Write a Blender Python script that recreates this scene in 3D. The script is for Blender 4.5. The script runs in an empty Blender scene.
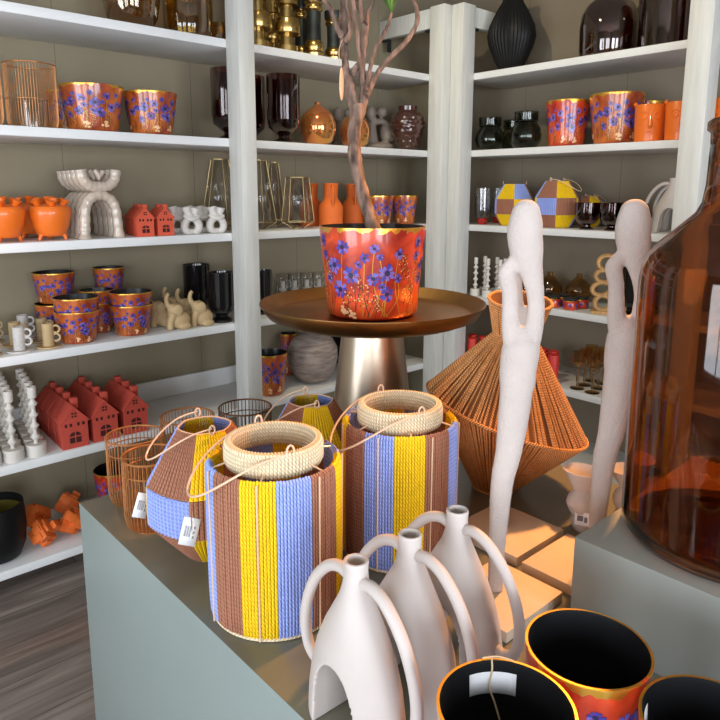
import bpy, bmesh, math, random
import numpy as np
from math import pi, sin, cos, radians, sqrt, atan2
from mathutils import Vector, Matrix
random.seed(7)
SC = bpy.context.scene
COL = SC.collection

# ------------------------------------------------------------------ camera
FPX, CY, PITCH, ROLL, YAW, EYE = 665.0, 310.0, .1784, .003, .838, 1.52
F = np.array([cos(YAW)*cos(PITCH), sin(YAW)*cos(PITCH), -sin(PITCH)])
R0 = np.array([sin(YAW), -cos(YAW), 0.0])
U0 = np.cross(R0, F)
RV = cos(ROLL)*R0 + sin(ROLL)*U0
UV = -sin(ROLL)*R0 + cos(ROLL)*U0
cd = bpy.data.cameras.new('camera')
cam = bpy.data.objects.new('camera', cd)
COL.objects.link(cam)
M = Matrix.Identity(4)
for i in range(3):
    M[i][0] = RV[i]; M[i][1] = UV[i]; M[i][2] = -F[i]
M[0][3] = 0; M[1][3] = 0; M[2][3] = EYE
cam.matrix_world = M
cd.sensor_width = 36; cd.lens = FPX/720*36
cd.shift_y = (CY-360)/720
cd.clip_start = .02
SC.camera = cam

def ray(x, y): return F*FPX + RV*(x-360) + UV*(CY-y)
def proj(X, Y, Z):
    P = np.array([X, Y, Z-EYE]); d = P@F
    return 360+FPX*(P@RV)/d, CY-FPX*(P@UV)/d
def depth(X, Y, Z): return float(np.array([X, Y, Z-EYE])@F)
def atz(x, y, z):
    d = ray(x, y); q = d*((z-EYE)/d[2]); return float(q[0]), float(q[1])
YA, XB, SD, TH = 2.536, 2.932, .40, .034          # shelf fronts, depth and board thickness
ROWZ = [2.134, 1.734, 1.334, .934, .534, .134]
def onA(px, row, off):                            # spot on a shelf of the back wall, off metres behind its front edge
    Y = YA+off; z = ROWZ[row]; a, b = -1., 4.
    for _ in range(40):
        m = (a+b)/2
        if proj(m, Y, z)[0] < px: a = m
        else: b = m
    return (a, Y, z)
def onB(px, row, off):
    X = XB+off; z = ROWZ[row]; a, b = 3.2, .4
    for _ in range(40):
        m = (a+b)/2
        if proj(X, m, z)[0] < px: a = m
        else: b = m
    return (X, a, z)
def m_at(px, P): return px*depth(*P)/FPX

# ------------------------------------------------------------------ materials
MATS = {}
def nodes(name):
    m = bpy.data.materials.new(name); m.use_nodes = True
    nt = m.node_tree; b = nt.nodes['Principled BSDF']
    MATS[name] = m
    return m, nt, b
def N(nt, t, **k):
    n = nt.nodes.new(t)
    for a, v in k.items():
        if a in n.inputs: n.inputs[a].default_value = v
        else: setattr(n, a, v)
    return n
def rgba(c): return (c[0], c[1], c[2], 1)
def mat(name, c, rough=.5, metal=0., var=.0, scale=8., bump=0., bscale=60., coat=0., trans=0., ior=1.45, stretch=None, spec=None, c2=None, sss=0):
    m, nt, b = nodes(name)
    b.inputs['Roughness'].default_value = rough
    b.inputs['Metallic'].default_value = metal
    b.inputs['Base Color'].default_value = rgba(c)
    b.inputs['Coat Weight'].default_value = coat
    b.inputs['Coat Roughness'].default_value = .05
    b.inputs['Transmission Weight'].default_value = trans
    b.inputs['IOR'].default_value = ior
    if spec is not None: b.inputs['Specular IOR Level'].default_value = spec
    tc = N(nt, 'ShaderNodeTexCoord'); src = tc.outputs['Object']
    if stretch:
        mp = N(nt, 'ShaderNodeMapping'); mp.inputs['Scale'].default_value = stretch
        nt.links.new(src, mp.inputs['Vector']); src = mp.outputs['Vector']
    if var or c2:
        no = N(nt, 'ShaderNodeTexNoise'); no.inputs['Scale'].default_value = scale; no.inputs['Detail'].default_value = 5
        nt.links.new(src, no.inputs['Vector'])
        rp = N(nt, 'ShaderNodeValToRGB')
        rp.color_ramp.elements[0].position = .3; rp.color_ramp.elements[1].position = .7
        a = tuple(x*(1-var) for x in c); d = c2 if c2 else tuple(min(1, x*(1+var)) for x in c)
        rp.color_ramp.elements[0].color = rgba(a); rp.color_ramp.elements[1].color = rgba(d)
        nt.links.new(no.outputs['Fac'], rp.inputs['Fac']); nt.links.new(rp.outputs['Color'], b.inputs['Base Color'])
    if bump:
        no = N(nt, 'ShaderNodeTexNoise'); no.inputs['Scale'].default_value = bscale; no.inputs['Detail'].default_value = 4
        nt.links.new(src, no.inputs['Vector'])
        bp = N(nt, 'ShaderNodeBump'); bp.inputs['Strength'].default_value = bump; bp.inputs['Distance'].default_value = .004
        nt.links.new(no.outputs['Fac'], bp.inputs['Height']); nt.links.new(bp.outputs['Normal'], b.inputs['Normal'])
    return m
def rope_mat(name, c, freq=120., depthv=.32, rough=.85):
    m, nt, b = nodes(name)
    b.inputs['Roughness'].default_value = rough
    b.inputs['Specular IOR Level'].default_value = .2
    uv = N(nt, 'ShaderNodeUVMap'); uv.uv_map = 'uv'
    sp = N(nt, 'ShaderNodeSeparateXYZ'); nt.links.new(uv.outputs['UV'], sp.inputs[0])
    m1 = N(nt, 'ShaderNodeMath', operation='MULTIPLY'); m1.inputs[1].default_value = freq; nt.links.new(sp.outputs['Y'], m1.inputs[0])
    m2 = N(nt, 'ShaderNodeMath', operation='MULTIPLY'); m2.inputs[1].default_value = 2.; nt.links.new(sp.outputs['X'], m2.inputs[0])
    ad = N(nt, 'ShaderNodeMath', operation='ADD'); nt.links.new(m1.outputs[0], ad.inputs[0]); nt.links.new(m2.outputs[0], ad.inputs[1])
    m3 = N(nt, 'ShaderNodeMath', operation='MULTIPLY'); m3.inputs[1].default_value = 2*pi; nt.links.new(ad.outputs[0], m3.inputs[0])
    sn = N(nt, 'ShaderNodeMath', operation='SINE'); nt.links.new(m3.outputs[0], sn.inputs[0])
    mr = N(nt, 'ShaderNodeMapRange'); mr.inputs['From Min'].default_value = -1; nt.links.new(sn.outputs[0], mr.inputs['Value'])
    tc = N(nt, 'ShaderNodeTexCoord')
    no = N(nt, 'ShaderNodeTexNoise'); no.inputs['Scale'].default_value = 90; nt.links.new(tc.outputs['Object'], no.inputs['Vector'])
    mx = N(nt, 'ShaderNodeMath', operation='MULTIPLY'); nt.links.new(mr.outputs['Result'], mx.inputs[0]); nt.links.new(no.outputs['Fac'], mx.inputs[1])
    rp = N(nt, 'ShaderNodeValToRGB')
    rp.color_ramp.elements[0].color = rgba(tuple(x*(1-depthv) for x in c)); rp.color_ramp.elements[1].color = rgba(c)
    rp.color_ramp.elements[0].position = .0; rp.color_ramp.elements[1].position = .45
    nt.links.new(mx.outputs[0], rp.inputs['Fac']); nt.links.new(rp.outputs['Color'], b.inputs['Base Color'])
    bp = N(nt, 'ShaderNodeBump'); bp.inputs['Strength'].default_value = .45; bp.inputs['Distance'].default_value = .0012
    nt.links.new(mr.outputs['Result'], bp.inputs['Height']); nt.links.new(bp.outputs['Normal'], b.inputs['Normal'])
    return m
def glass_mat(name, c, rough=.02, ior=1.45):
    return mat(name, c, rough=rough, trans=1.0, ior=ior)

def wall_mat(name, c, seam_axis, period, shift):
    m = mat(name, c, rough=.75, var=.10, scale=2.2, bump=.12, bscale=90)
    nt = m.node_tree; b = nt.nodes['Principled BSDF']
    tc = N(nt, 'ShaderNodeTexCoord'); sp = N(nt, 'ShaderNodeSeparateXYZ'); nt.links.new(tc.outputs['Object'], sp.inputs[0])
    a = N(nt, 'ShaderNodeMath', operation='ADD'); a.inputs[1].default_value = shift; nt.links.new(sp.outputs[seam_axis], a.inputs[0])
    w = N(nt, 'ShaderNodeMath', operation='PINGPONG'); w.inputs[1].default_value = period/2; nt.links.new(a.outputs[0], w.inputs[0])
    l = N(nt, 'ShaderNodeMath', operation='LESS_THAN'); l.inputs[1].default_value = .0014; nt.links.new(w.outputs[0], l.inputs[0])
    old = b.inputs['Base Color'].links[0].from_socket
    mx = N(nt, 'ShaderNodeMix', data_type='RGBA'); nt.links.new(l.outputs[0], mx.inputs['Factor']); nt.links.new(old, mx.inputs['A'])
    mx.inputs['B'].default_value = rgba(tuple(x*.55 for x in c)); nt.links.new(mx.outputs['Result'], b.inputs['Base Color'])
    return m
def floor_mat():
    m, nt, b = nodes('floor_planks'); b.inputs['Roughness'].default_value = .45
    tc = N(nt, 'ShaderNodeTexCoord')
    br = N(nt, 'ShaderNodeTexBrick'); br.inputs['Scale'].default_value = 1; br.inputs['Brick Width'].default_value = 1.3; br.inputs['Row Height'].default_value = .19
    br.inputs['Mortar Size'].default_value = .0018; br.offset = .37
    br.inputs['Color1'].default_value = (.5, .5, .5, 1); br.inputs['Color2'].default_value = (.9, .9, .9, 1); br.inputs['Mortar'].default_value = (.12, .12, .12, 1)
    nt.links.new(tc.outputs['Object'], br.inputs['Vector'])
    mp = N(nt, 'ShaderNodeMapping'); mp.inputs['Scale'].default_value = (1.2, 14, 1); nt.links.new(tc.outputs['Object'], mp.inputs['Vector'])
    no = N(nt, 'ShaderNodeTexNoise'); no.inputs['Scale'].default_value = 2.2; no.inputs['Detail'].default_value = 9; no.inputs['Distortion'].default_value = .9
    nt.links.new(mp.outputs['Vector'], no.inputs['Vector'])
    rp = N(nt, 'ShaderNodeValToRGB'); e = rp.color_ramp.elements
    e[0].position = .3; e[0].color = (.19, .152, .13, 1); e[1].position = .72; e[1].color = (.46, .38, .325, 1)
    nt.links.new(no.outputs['Fac'], rp.inputs['Fac'])
    mx = N(nt, 'ShaderNodeMix', data_type='RGBA', blend_type='MULTIPLY'); mx.inputs['Factor'].default_value = .9
    nt.links.new(rp.outputs['Color'], mx.inputs['A']); nt.links.new(br.outputs['Color'], mx.inputs['B']); nt.links.new(mx.outputs['Result'], b.inputs['Base Color'])
    bp = N(nt, 'ShaderNodeBump'); bp.inputs['Strength'].default_value = .15; nt.links.new(no.outputs['Fac'], bp.inputs['Height']); nt.links.new(bp.outputs['Normal'], b.inputs['Normal'])
    return m
def pot_mat(name, ca, cb, rim=.045, metallic_gold=(.75, .42, .05)):
    """lacquered orange shell, mottled, with ragged gold leaf under the rim"""
    m, nt, b = nodes(name)
    b.inputs['Roughness'].default_value = .3; b.inputs['Coat Weight'].default_value = .6; b.inputs['Coat Roughness'].default_value = .08
    tc = N(nt, 'ShaderNodeTexCoord')
    no = N(nt, 'ShaderNodeTexNoise'); no.inputs['Scale'].default_value = 11; no.inputs['Detail'].default_value = 6; no.inputs['Distortion'].default_value = .8
    nt.links.new(tc.outputs['Object'], no.inputs['Vector'])
    rp = N(nt, 'ShaderNodeValToRGB'); e = rp.color_ramp.elements
    e[0].position = .35; e[0].color = rgba(ca); e[1].position = .62; e[1].color = rgba(cb)
    nt.links.new(no.outputs['Fac'], rp.inputs['Fac'])
    uv = N(nt, 'ShaderNodeUVMap'); uv.uv_map = 'uv'; sp = N(nt, 'ShaderNodeSeparateXYZ'); nt.links.new(uv.outputs['UV'], sp.inputs[0])
    n2 = N(nt, 'ShaderNodeTexNoise'); n2.inputs['Scale'].default_value = 28; n2.inputs['Detail'].default_value = 4; nt.links.new(tc.outputs['Object'], n2.inputs['Vector'])
    mm = N(nt, 'ShaderNodeMath', operation='MULTIPLY_ADD'); mm.inputs[1].default_value = .30; mm.inputs[2].default_value = 0; nt.links.new(n2.outputs['Fac'], mm.inputs[0])
    ad = N(nt, 'ShaderNodeMath', operation='ADD'); nt.links.new(sp.outputs['Y'], ad.inputs[0]); nt.links.new(mm.outputs[0], ad.inputs[1])
    gt = N(nt, 'ShaderNodeMath', operation='GREATER_THAN'); gt.inputs[1].default_value = 1.15-rim; nt.links.new(ad.outputs[0], gt.inputs[0])
    mx = N(nt, 'ShaderNodeMix', data_type='RGBA'); nt.links.new(gt.outputs[0], mx.inputs['Factor']); nt.links.new(rp.outputs['Color'], mx.inputs['A'])
    mx.inputs['B'].default_value = rgba(metallic_gold); nt.links.new(mx.outputs['Result'], b.inputs['Base Color'])
    mt = N(nt, 'ShaderNodeMath', operation='MULTIPLY'); mt.inputs[1].default_value = .8; nt.links.new(gt.outputs[0], mt.inputs[0]); nt.links.new(mt.outputs[0], b.inputs['Metallic'])
    return m

wallA = wall_mat('wall_panel_beige', (.26, .22, .145), 'X', .60, .225)
wallB = wall_mat('wall_panel_taupe', (.225, .185, .13), 'Y', .60, .1)
ceil_m = mat('ceiling_paint', (.36, .33, .28), .8)
floor_m = floor_mat()
wood_w = mat('whitewashed_timber', (.60, .60, .56), .65, var=.08, scale=5, stretch=(9, 9, .8), bump=.25, bscale=22)
shelf_m = mat('white_shelf_board', (.74, .75, .74), .5, var=.05, scale=3, bump=.06, bscale=40)
plinth_m = mat('plinth_grey_green', (.25, .30, .285), .36, var=.05, scale=2.5, bump=.05, bscale=140)
plinth_top = mat('plinth_olive_top', (.15, .145, .105), .28, var=.12, scale=3.0, stretch=(1, 4, 1), bump=.04, bscale=100)  # darker olive tone for the upward faces, with stretched streaks
riser_m = mat('riser_grey', (.27, .29, .265), .4, var=.04, scale=2.5, bump=.05, bscale=140)
white_cer = mat('matte_white_ceramic', (.54, .485, .45), .55, var=.03, scale=12, bump=.04, bscale=160)
statue_m = mat('sandy_white_resin', (.49, .43, .395), .8, var=.04, scale=30, bump=.5, bscale=230)
tile_m = mat('statue_base_stone', (.60, .49, .37), .7, var=.04, scale=20, bump=.15, bscale=150)
black_gl = mat('glossy_black_glaze', (.006, .006, .007), .12, coat=.4)
black_in = mat('satin_black_inner', (.008, .008, .009), .3)
black_mat = mat('ribbed_black', (.006, .006, .006), .5, spec=.3)
orange_pot = pot_mat('orange_red_lacquer', (.30, .012, .010), (.78, .085, .018))
amber_pot = pot_mat('orange_gold_lacquer', (.22, .018, .008), (.62, .15, .022))
blue_p = mat('petal_blue', (.05, .055, .36), .35, var=.5, scale=90, coat=.4)
lilac_p = mat('petal_lilac', (.17, .15, .55), .35, coat=.4)
navy_p = mat('flower_centre_navy', (.02, .02, .07), .4, coat=.4)
cream_p = mat('petal_cream', (.85, .50, .25), .35, coat=.4)
gold_p = mat('stem_gold', (.62, .36, .06), .3, metal=.4, coat=.4)
dark_p = mat('stem_umber', (.10, .035, .02), .4, coat=.4)
gold_m = mat('brushed_brass', (.55, .38, .14), .25, metal=1, var=.15, scale=10)
darkbr = mat('dark_patina', (.05, .055, .05), .35, metal=.7, var=.4, scale=14)
tray_m = mat('antique_brass_tray', (.30, .17, .06), .33, metal=1, var=.25, scale=7, bump=.05, bscale=50)
cone_m = mat('brushed_champagne_metal', (.50, .42, .32), .36, metal=1, var=.08, scale=6, bump=.05, bscale=80)
yel_r = rope_mat('yellow_cord', (.95, .62, .015))
brn_r = rope_mat('brown_cord', (.40, .175, .105))
blu_r = rope_mat('blue_cord', (.33, .42, .86))
cream_r = rope_mat('cream_cord', (.80, .66, .44), 140, .35)
jute_r = rope_mat('jute_cord', (.80, .38, .14), 160, .65)
wire_m = mat('pale_wire', (.70, .48, .32), .4, coat=.2)
copper_m = mat('copper_wire', (.48, .21, .075), .38, metal=.6, var=.2, scale=40)
dwire_m = mat('dark_copper_wire', (.20, .10, .05), .4, metal=.6)
gwire_m = mat('brass_wire', (.42, .31, .15), .35, metal=.9)
amber_g = glass_mat('amber_glass', (.52, .25, .105))
smoke_g = glass_mat('dark_green_glass', (.30, .34, .27))
def thin_glass(name, tint, gloss=.10):
    m, nt, b = nodes(name); nt.nodes.remove(b); out = nt.nodes['Material Output']
    a = N(nt, 'ShaderNodeBsdfTransparent'); a.inputs[0].default_value = rgba(tint)
    g_ = N(nt, 'ShaderNodeBsdfGlossy'); g_.inputs['Roughness'].default_value = .04
    lw = N(nt, 'ShaderNodeLayerWeight'); lw.inputs['Blend'].default_value = .25
    ml = N(nt, 'ShaderNodeMath', operation='MULTIPLY_ADD'); ml.inputs[1].default_value = .7; ml.inputs[2].default_value = gloss*.4; nt.links.new(lw.outputs['Facing'], ml.inputs[0])
    mx = N(nt, 'ShaderNodeMixShader'); nt.links.new(ml.outputs[0], mx.inputs[0]); nt.links.new(a.outputs[0], mx.inputs[1]); nt.links.new(g_.outputs[0], mx.inputs[2])
    nt.links.new(mx.outputs[0], out.inputs['Surface']); return m
clear_g = thin_glass('clear_glass', (.95, .95, .94))
olive_g = thin_glass('olive_amber_glass', (.80, .64, .30), .2)
amber_shelf = thin_glass('deep_amber_glass', (.50, .24, .12), .25)
purple_g = thin_glass('dark_plum_glass', (.44, .15, .08))
gold_g = glass_mat('honey_glass', (.85, .62, .32))
luster_m = mat('lustre_amber', (.60, .12, .03), .12, metal=.75, coat=1, c2=(.75, .40, .10), scale=5)
red_cl = mat('red_clay', (.50, .065, .04), .75, var=.08, scale=18, bump=.15, bscale=200)
redor_cl = mat('coral_clay', (.66, .095, .045), .7, var=.06, scale=18)
opening_shade_m = mat('window_opening_shade', (.05, .008, .006), .8)  # dark colour painted for the shade inside the clay houses' window openings
orange_cl = mat('orange_ceramic', (.82, .17, .015), .35, coat=.3, var=.05, scale=6)
orange_mt = mat('orange_matte', (.75, .15, .02), .65, var=.05, scale=10)
candle_m = mat('candle_wax_red', (.60, .035, .025), .5)
beige_gl = mat('glazed_bone', (.55, .46, .37), .2, coat=.6, var=.12, scale=18, bump=.3, bscale=45)
bone_m = mat('bone_white', (.66, .62, .56), .6, var=.04, scale=12)
knot_m = mat('offwhite_ceramic', (.62, .585, .54), .55)
sand_m = mat('sand_ceramic', (.52, .37, .19), .6, var=.06, scale=20)
oat_m = mat('speckled_oat', (.42, .31, .17), .6, var=.2, scale=60)
white_sp = mat('speckled_white', (.60, .57, .54), .6, var=.12, scale=90)
grey_st = mat('grey_figure_clay', (.26, .21, .17), .55)
stone_m = mat('stone_ball', (.27, .20, .165), .8, c2=(.42, .35, .31), var=.2, scale=14, stretch=(1, 1, 5), bump=.6, bscale=70)
brown_gl = mat('brown_dimple_glaze', (.055, .02, .013), .12, coat=.9)
wood_m = mat('ring_wood', (.52, .30, .12), .5, var=.25, scale=10, stretch=(6, 6, 1))
paper_m = mat('paper_tag', (.78, .79, .82), .6)
ink_m = mat('print_ink', (.16, .16, .2), .6)
string_m = mat('twine', (.55, .42, .26), .8)
bark_m = mat('bark', (.07, .045, .035), .85, c2=(.33, .21, .155), var=.25, scale=55, stretch=(1, 1, .35), bump=1.0, bscale=60)
leaf_m = mat('leaf_green', (.10, .20, .035), .4, var=.3, scale=20)
soil_m = mat('soil', (.03, .02, .014), .95, bump=.8, bscale=60)
steel_m = mat('black_bracket', (.03, .035, .04), .5, metal=.5)
green_vase = mat('pale_cream_vase', (.72, .72, .62), .6)
olive_in = mat('olive_gold_inner', (.20, .16, .03), .4, metal=.3)

# ------------------------------------------------------------------ mesh collector
class MB:
    def __init__(s): s.v = []; s.f = []; s.m = []; s.u = []; s.s = []
    def add(s, vs, fs, m=0, uv=None, smooth=True):
        b = len(s.v); s.v += [tuple(map(float, q)) for q in vs]
        for i, f in enumerate(fs):
            s.f.append([b+k for k in f]); s.m.append(m if not isinstance(m, list) else m[i])
            s.u.append(uv[i] if uv else [(0, 0)]*len(f)); s.s.append(smooth)
    def lathe(s, prof, n=32, m=0, c=(0, 0, 0), ms=None, fn=None, squash=1.0, rz=0):
        vs = []; fs = []; mm = []; uu = []
        zs = [q[1] for q in prof]; z0, z1 = min(zs), max(zs); k = len(prof)
        for j, (r, z) in enumerate(prof):
            for i in range(n):
                a = 2*pi*i/n; rr = r if fn is None else fn(r, z, a)
                x, y = rr*cos(a), rr*sin(a)*squash
                if rz: x, y = x*cos(rz)-y*sin(rz), x*sin(rz)+y*cos(rz)
                vs.append((c[0]+x, c[1]+y, c[2]+z))
        for j in range(k-1):
            for i in range(n):
                i2 = (i+1) % n
                fs.append([j*n+i, j*n+i2, (j+1)*n+i2, (j+1)*n+i]); mm.append(ms[j] if ms else m)
                va = (prof[j][1]-z0)/max(1e-6, z1-z0); vb = (prof[j+1][1]-z0)/max(1e-6, z1-z0)
                uu.append([(i/n, va), ((i+1)/n, va), ((i+1)/n, vb), (i/n, vb)])
        for j, fl in ((0, True), (k-1, False)):
            if prof[j][0] > 1e-5 and (j == 0 or True):
                idx = [j*n+i for i in range(n)]
                if fl: idx = idx[::-1]
                fs.append(idx); mm.append(ms[min(j, k-2)] if ms else m); uu.append([(0, (prof[j][1]-z0)/max(1e-6, z1-z0))]*n)
        s.add(vs, fs, mm, uu)
    def tube(s, pts, r, n=8, m=0, closed=False, flat=1.0):
        P = [Vector(p) for p in pts]; k = len(P)
        rr = r if isinstance(r, (list, tuple)) else [r]*k
        T = []
        for i in range(k):
            a = P[(i-1) % k] if (closed or i > 0) else P[i]; b = P[(i+1) % k] if (closed or i < k-1) else P[i]
            t = (b-a); T.append(t.normalized() if t.length > 1e-9 else Vector((0, 0, 1)))
        up = Vector((0, 0, 1)) if abs(T[0].z) < .9 else Vector((1, 0, 0))
        nrm = (up - T[0]*up.dot(T[0])).normalized(); vs = []; L = [0]
        for i in range(k):
            nrm = (nrm - T[i]*nrm.dot(T[i]))
            nrm = nrm.normalized() if nrm.length > 1e-6 else T[i].orthogonal().normalized()
            bn = T[i].cross(nrm)
            for j in range(n):
                a = 2*pi*j/n; vs.append(P[i]+nrm*cos(a)*rr[i]+bn*sin(a)*rr[i]*flat)
            if i: L.append(L[-1]+(P[i]-P[i-1]).length)
        fs = []; uu = []
        for i in range(k if closed else k-1):
            i2 = (i+1) % k; la = L[i]; lb = L[i+1] if i+1 < k else L[-1]+(P[0]-P[-1]).length
            for j in range(n):
                j2 = (j+1) % n
                fs.append([i*n+j, i*n+j2, i2*n+j2, i2*n+j]); uu.append([(j/n, la), ((j+1)/n, la), ((j+1)/n, lb), (j/n, lb)])
        if not closed:
            fs.append([j for j in range(n)][::-1]); uu.append([(0, 0)]*n)
            fs.append([(k-1)*n+j for j in range(n)]); uu.append([(0, L[-1])]*n)
        s.add(vs, fs, m, uu)
    def box(s, x0, x1, y0, y1, z0, z1, m=0, bev=0., mtop=None):
        bm = bmesh.new(); bmesh.ops.create_cube(bm, size=1)
        for v in bm.verts:
            v.co = Vector((x0+(v.co.x+.5)*(x1-x0), y0+(v.co.y+.5)*(y1-y0), z0+(v.co.z+.5)*(z1-z0)))
        if bev: bmesh.ops.bevel(bm, geom=bm.edges[:], offset=bev, segments=2, affect='EDGES', profile=.5)
        bm.verts.index_update(); bm.normal_update()
        vs = [v.co[:] for v in bm.verts]; fs = [[v.index for v in f.verts] for f in bm.faces]
        mm = [(mtop if (mtop is not None and f.normal.z > .9) else m) for f in bm.faces]
        s.add(vs, fs, mm, None, bool(bev)); bm.free()
    def xform(s, M4, start=0):
        for i in range(start, len(s.v)): s.v[i] = tuple(M4 @ Vector(s.v[i]))
    def ball(s, c, r, m=0, n=12, sc=(1, 1, 1), rot=None):
        st = len(s.v); k = n//2+1
        prof = [(max(1e-6, sin(pi*j/(k-1))), -cos(pi*j/(k-1))) for j in range(k)]
        s.lathe(prof, n, m)
        A = Matrix.Translation(c) @ (rot.to_4x4() if rot else Matrix.Identity(4)) @ Matrix.Diagonal((r*sc[0], r*sc[1], r*sc[2], 1))
        s.xform(A, st)
    def mesh(s, name, mats, sharp=42):
        me = bpy.data.meshes.new(name); me.from_pydata(s.v, [], s.f)
        for q in mats: me.materials.append(q)
        me.polygons.foreach_set('material_index', s.m); me.polygons.foreach_set('use_smooth', s.s)
        ul = me.uv_layers.new(name='uv'); flat = [c for f in s.u for q in f for c in q]
        ul.data.foreach_set('uv', flat)
        me.update(); me.set_sharp_from_angle(angle=radians(sharp))
        return me
    def build(s, name, mats, parent=None, loc=None, sharp=42):
        if not isinstance(mats, (list, tuple)): mats = [mats]
        o = bpy.data.objects.new(name, s.mesh(name, mats, sharp)); COL.objects.link(o)
        if parent is not None: o.parent = parent
        if loc: o.location = loc
        return o
def empty(name):
    o = bpy.data.objects.new(name, None); o.empty_display_size = .05; COL.objects.link(o); return o
def tag(o, label=None, cat=None, group=None, kind=None):
    if label: o['label'] = label
    if cat: o['category'] = cat
    if group: o['group'] = group
    if kind: o['kind'] = kind
    return o
def struct(o): o['kind'] = 'structure'; return o
def copy_tree(o, parent=None):
    c = o.copy(); COL.objects.link(c)
    if parent is not None: c.parent = parent
    for ch in list(o.children): copy_tree(ch, c)
    return c
PROTO = {}
def spawn(key, builder, loc, rz, sc, label, cat, group=None):
    """first call builds the thing, later calls copy it with its parts"""
    if key in PROTO:
        o = copy_tree(PROTO[key])
        for k in ('group',):
            if k in o: del o[k]
    else:
        o = builder(); PROTO[key] = o
    o.location = loc; o.rotation_euler = (0, 0, rz)
    o.scale = sc if isinstance(sc, (tuple, list)) else (sc, sc, sc)
    tag(o, label, cat, group)
    return o
def remeshed(mb, name, mats, voxel, smooth=6, cutters=()):
    """union of the rough shapes in mb as one smooth skin"""
    tmp = bpy.data.objects.new('tmp', mb.mesh('tmp', mats)); COL.objects.link(tmp)
    r = tmp.modifiers.new('r', 'REMESH'); r.mode = 'VOXEL'; r.voxel_size = voxel; r.use_smooth_shade = True
    for c in cutters:
        b = tmp.modifiers.new('b', 'BOOLEAN'); b.operation = 'DIFFERENCE'; b.object = c; b.solver = 'EXACT'
    if cutters:
        r = tmp.modifiers.new('r2', 'REMESH'); r.mode = 'VOXEL'; r.voxel_size = voxel; r.use_smooth_shade = True
    s = tmp.modifiers.new('s', 'SMOOTH'); s.iterations = smooth; s.factor = .5
    dg = bpy.context.evaluated_depsgraph_get(); dg.update()
    me = bpy.data.meshes.new_from_object(tmp.evaluated_get(dg)); me.name = name
    for p in me.polygons: p.use_smooth = True
    if not me.materials:
        for q in mats: me.materials.append(q)
    bpy.data.objects.remove(tmp)
    for c in cutters: bpy.data.objects.remove(c)
    return me
def zmin(me):
    lo = min(v.co.z for v in me.vertices)
    for v in me.vertices: v.co.z -= lo
def obj_from(me, name, parent=None):
    o = bpy.data.objects.new(name, me); COL.objects.link(o)
    if parent is not None: o.parent = parent
    return o
def sm(pts, k=4, closed=False):                        # Catmull-Rom through the points
    P = [np.array(p, float) for p in pts]; n = len(P); out = []
    rng = range(n if closed else n-1)
    for i in rng:
        if closed: a, b, c, d = P[(i-1) % n], P[i], P[(i+1) % n], P[(i+2) % n]
        else: a, b, c, d = P[max(i-1, 0)], P[i], P[i+1], P[min(i+2, n-1)]
        for j in range(k):
            t = j/k; out.append(tuple(.5*((2*b)+(c-a)*t+(2*a-5*b+4*c-d)*t*t+(3*b-a-3*c+d)*t**3)))
    if not closed: out.append(tuple(P[-1]))
    return out

# ------------------------------------------------------------------ the room
WX, WY, LX, FY, CZ = 3.334, 2.936, -2.6, -3.0, 3.0
b = MB(); b.box(LX, WX, FY, WY, -.06, 0); struct(b.build('floor', floor_m))
b = MB(); b.box(LX, WX, FY, WY, CZ, CZ+.08); struct(b.build('ceiling', ceil_m))
b = MB(); b.box(LX-.1, WX, WY, WY+.1, 0, CZ); struct(b.build('wall_back', wallA))
b = MB(); b.box(WX, WX+.1, FY, WY+.1, 0, CZ); struct(b.build('wall_right', wallB))
def holed_wall(name, axis, pos, a0, a1, holes):          # wall with window openings
    b = MB(); cuts = sorted(holes); x = a0
    def bx(p, q, z0, z1):
        if axis == 'y': b.box(p, q, pos-.1, pos, z0, z1)
        else: b.box(pos-.1, pos, p, q, z0, z1)
    for (p, q, z0, z1) in cuts:
        bx(x, p, 0, CZ); bx(p, q, 0, z0); bx(p, q, z1, CZ); x = q
    bx(x, a1, 0, CZ)
    struct(b.build(name, ceil_m))
H1 = [(-2.0, -.4, .5, 2.3), (.1, 1.9, .5, 2.3)]
H2 = [(-2.2, -.4, .5, 2.3), (.3, 2.0, .5, 2.3)]
holed_wall('wall_front', 'y', FY, LX-.1, WX, H1)
holed_wall('wall_left', 'x', LX, FY, WY, H2)
k = 1
for (p, q, z0, z1) in H1:
    b = MB()
    for (x0, x1, a, c) in ((p, q, z0, z0+.05), (p, q, z1-.05, z1), (p, p+.05, z0+.05, z1-.05), (q-.05, q, z0+.05, z1-.05), ((p+q)/2-.025, (p+q)/2+.025, z0+.05, z1-.05)):
        b.box(x0, x1, FY-.07, FY-.02, a, c)
    struct(b.build('window_%d' % k, wood_w)); k += 1
for (p, q, z0, z1) in H2:
    b = MB()
    for (x0, x1, a, c) in ((p, q, z0, z0+.05), (p, q, z1-.05, z1), (p, p+.05, z0+.05, z1-.05), (q-.05, q, z0+.05, z1-.05), ((p+q)/2-.025, (p+q)/2+.025, z0+.05, z1-.05)):
        b.box(LX-.07, LX-.02, x0, x1, a, c)
    struct(b.build('window_%d' % k, wood_w)); k += 1

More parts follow.
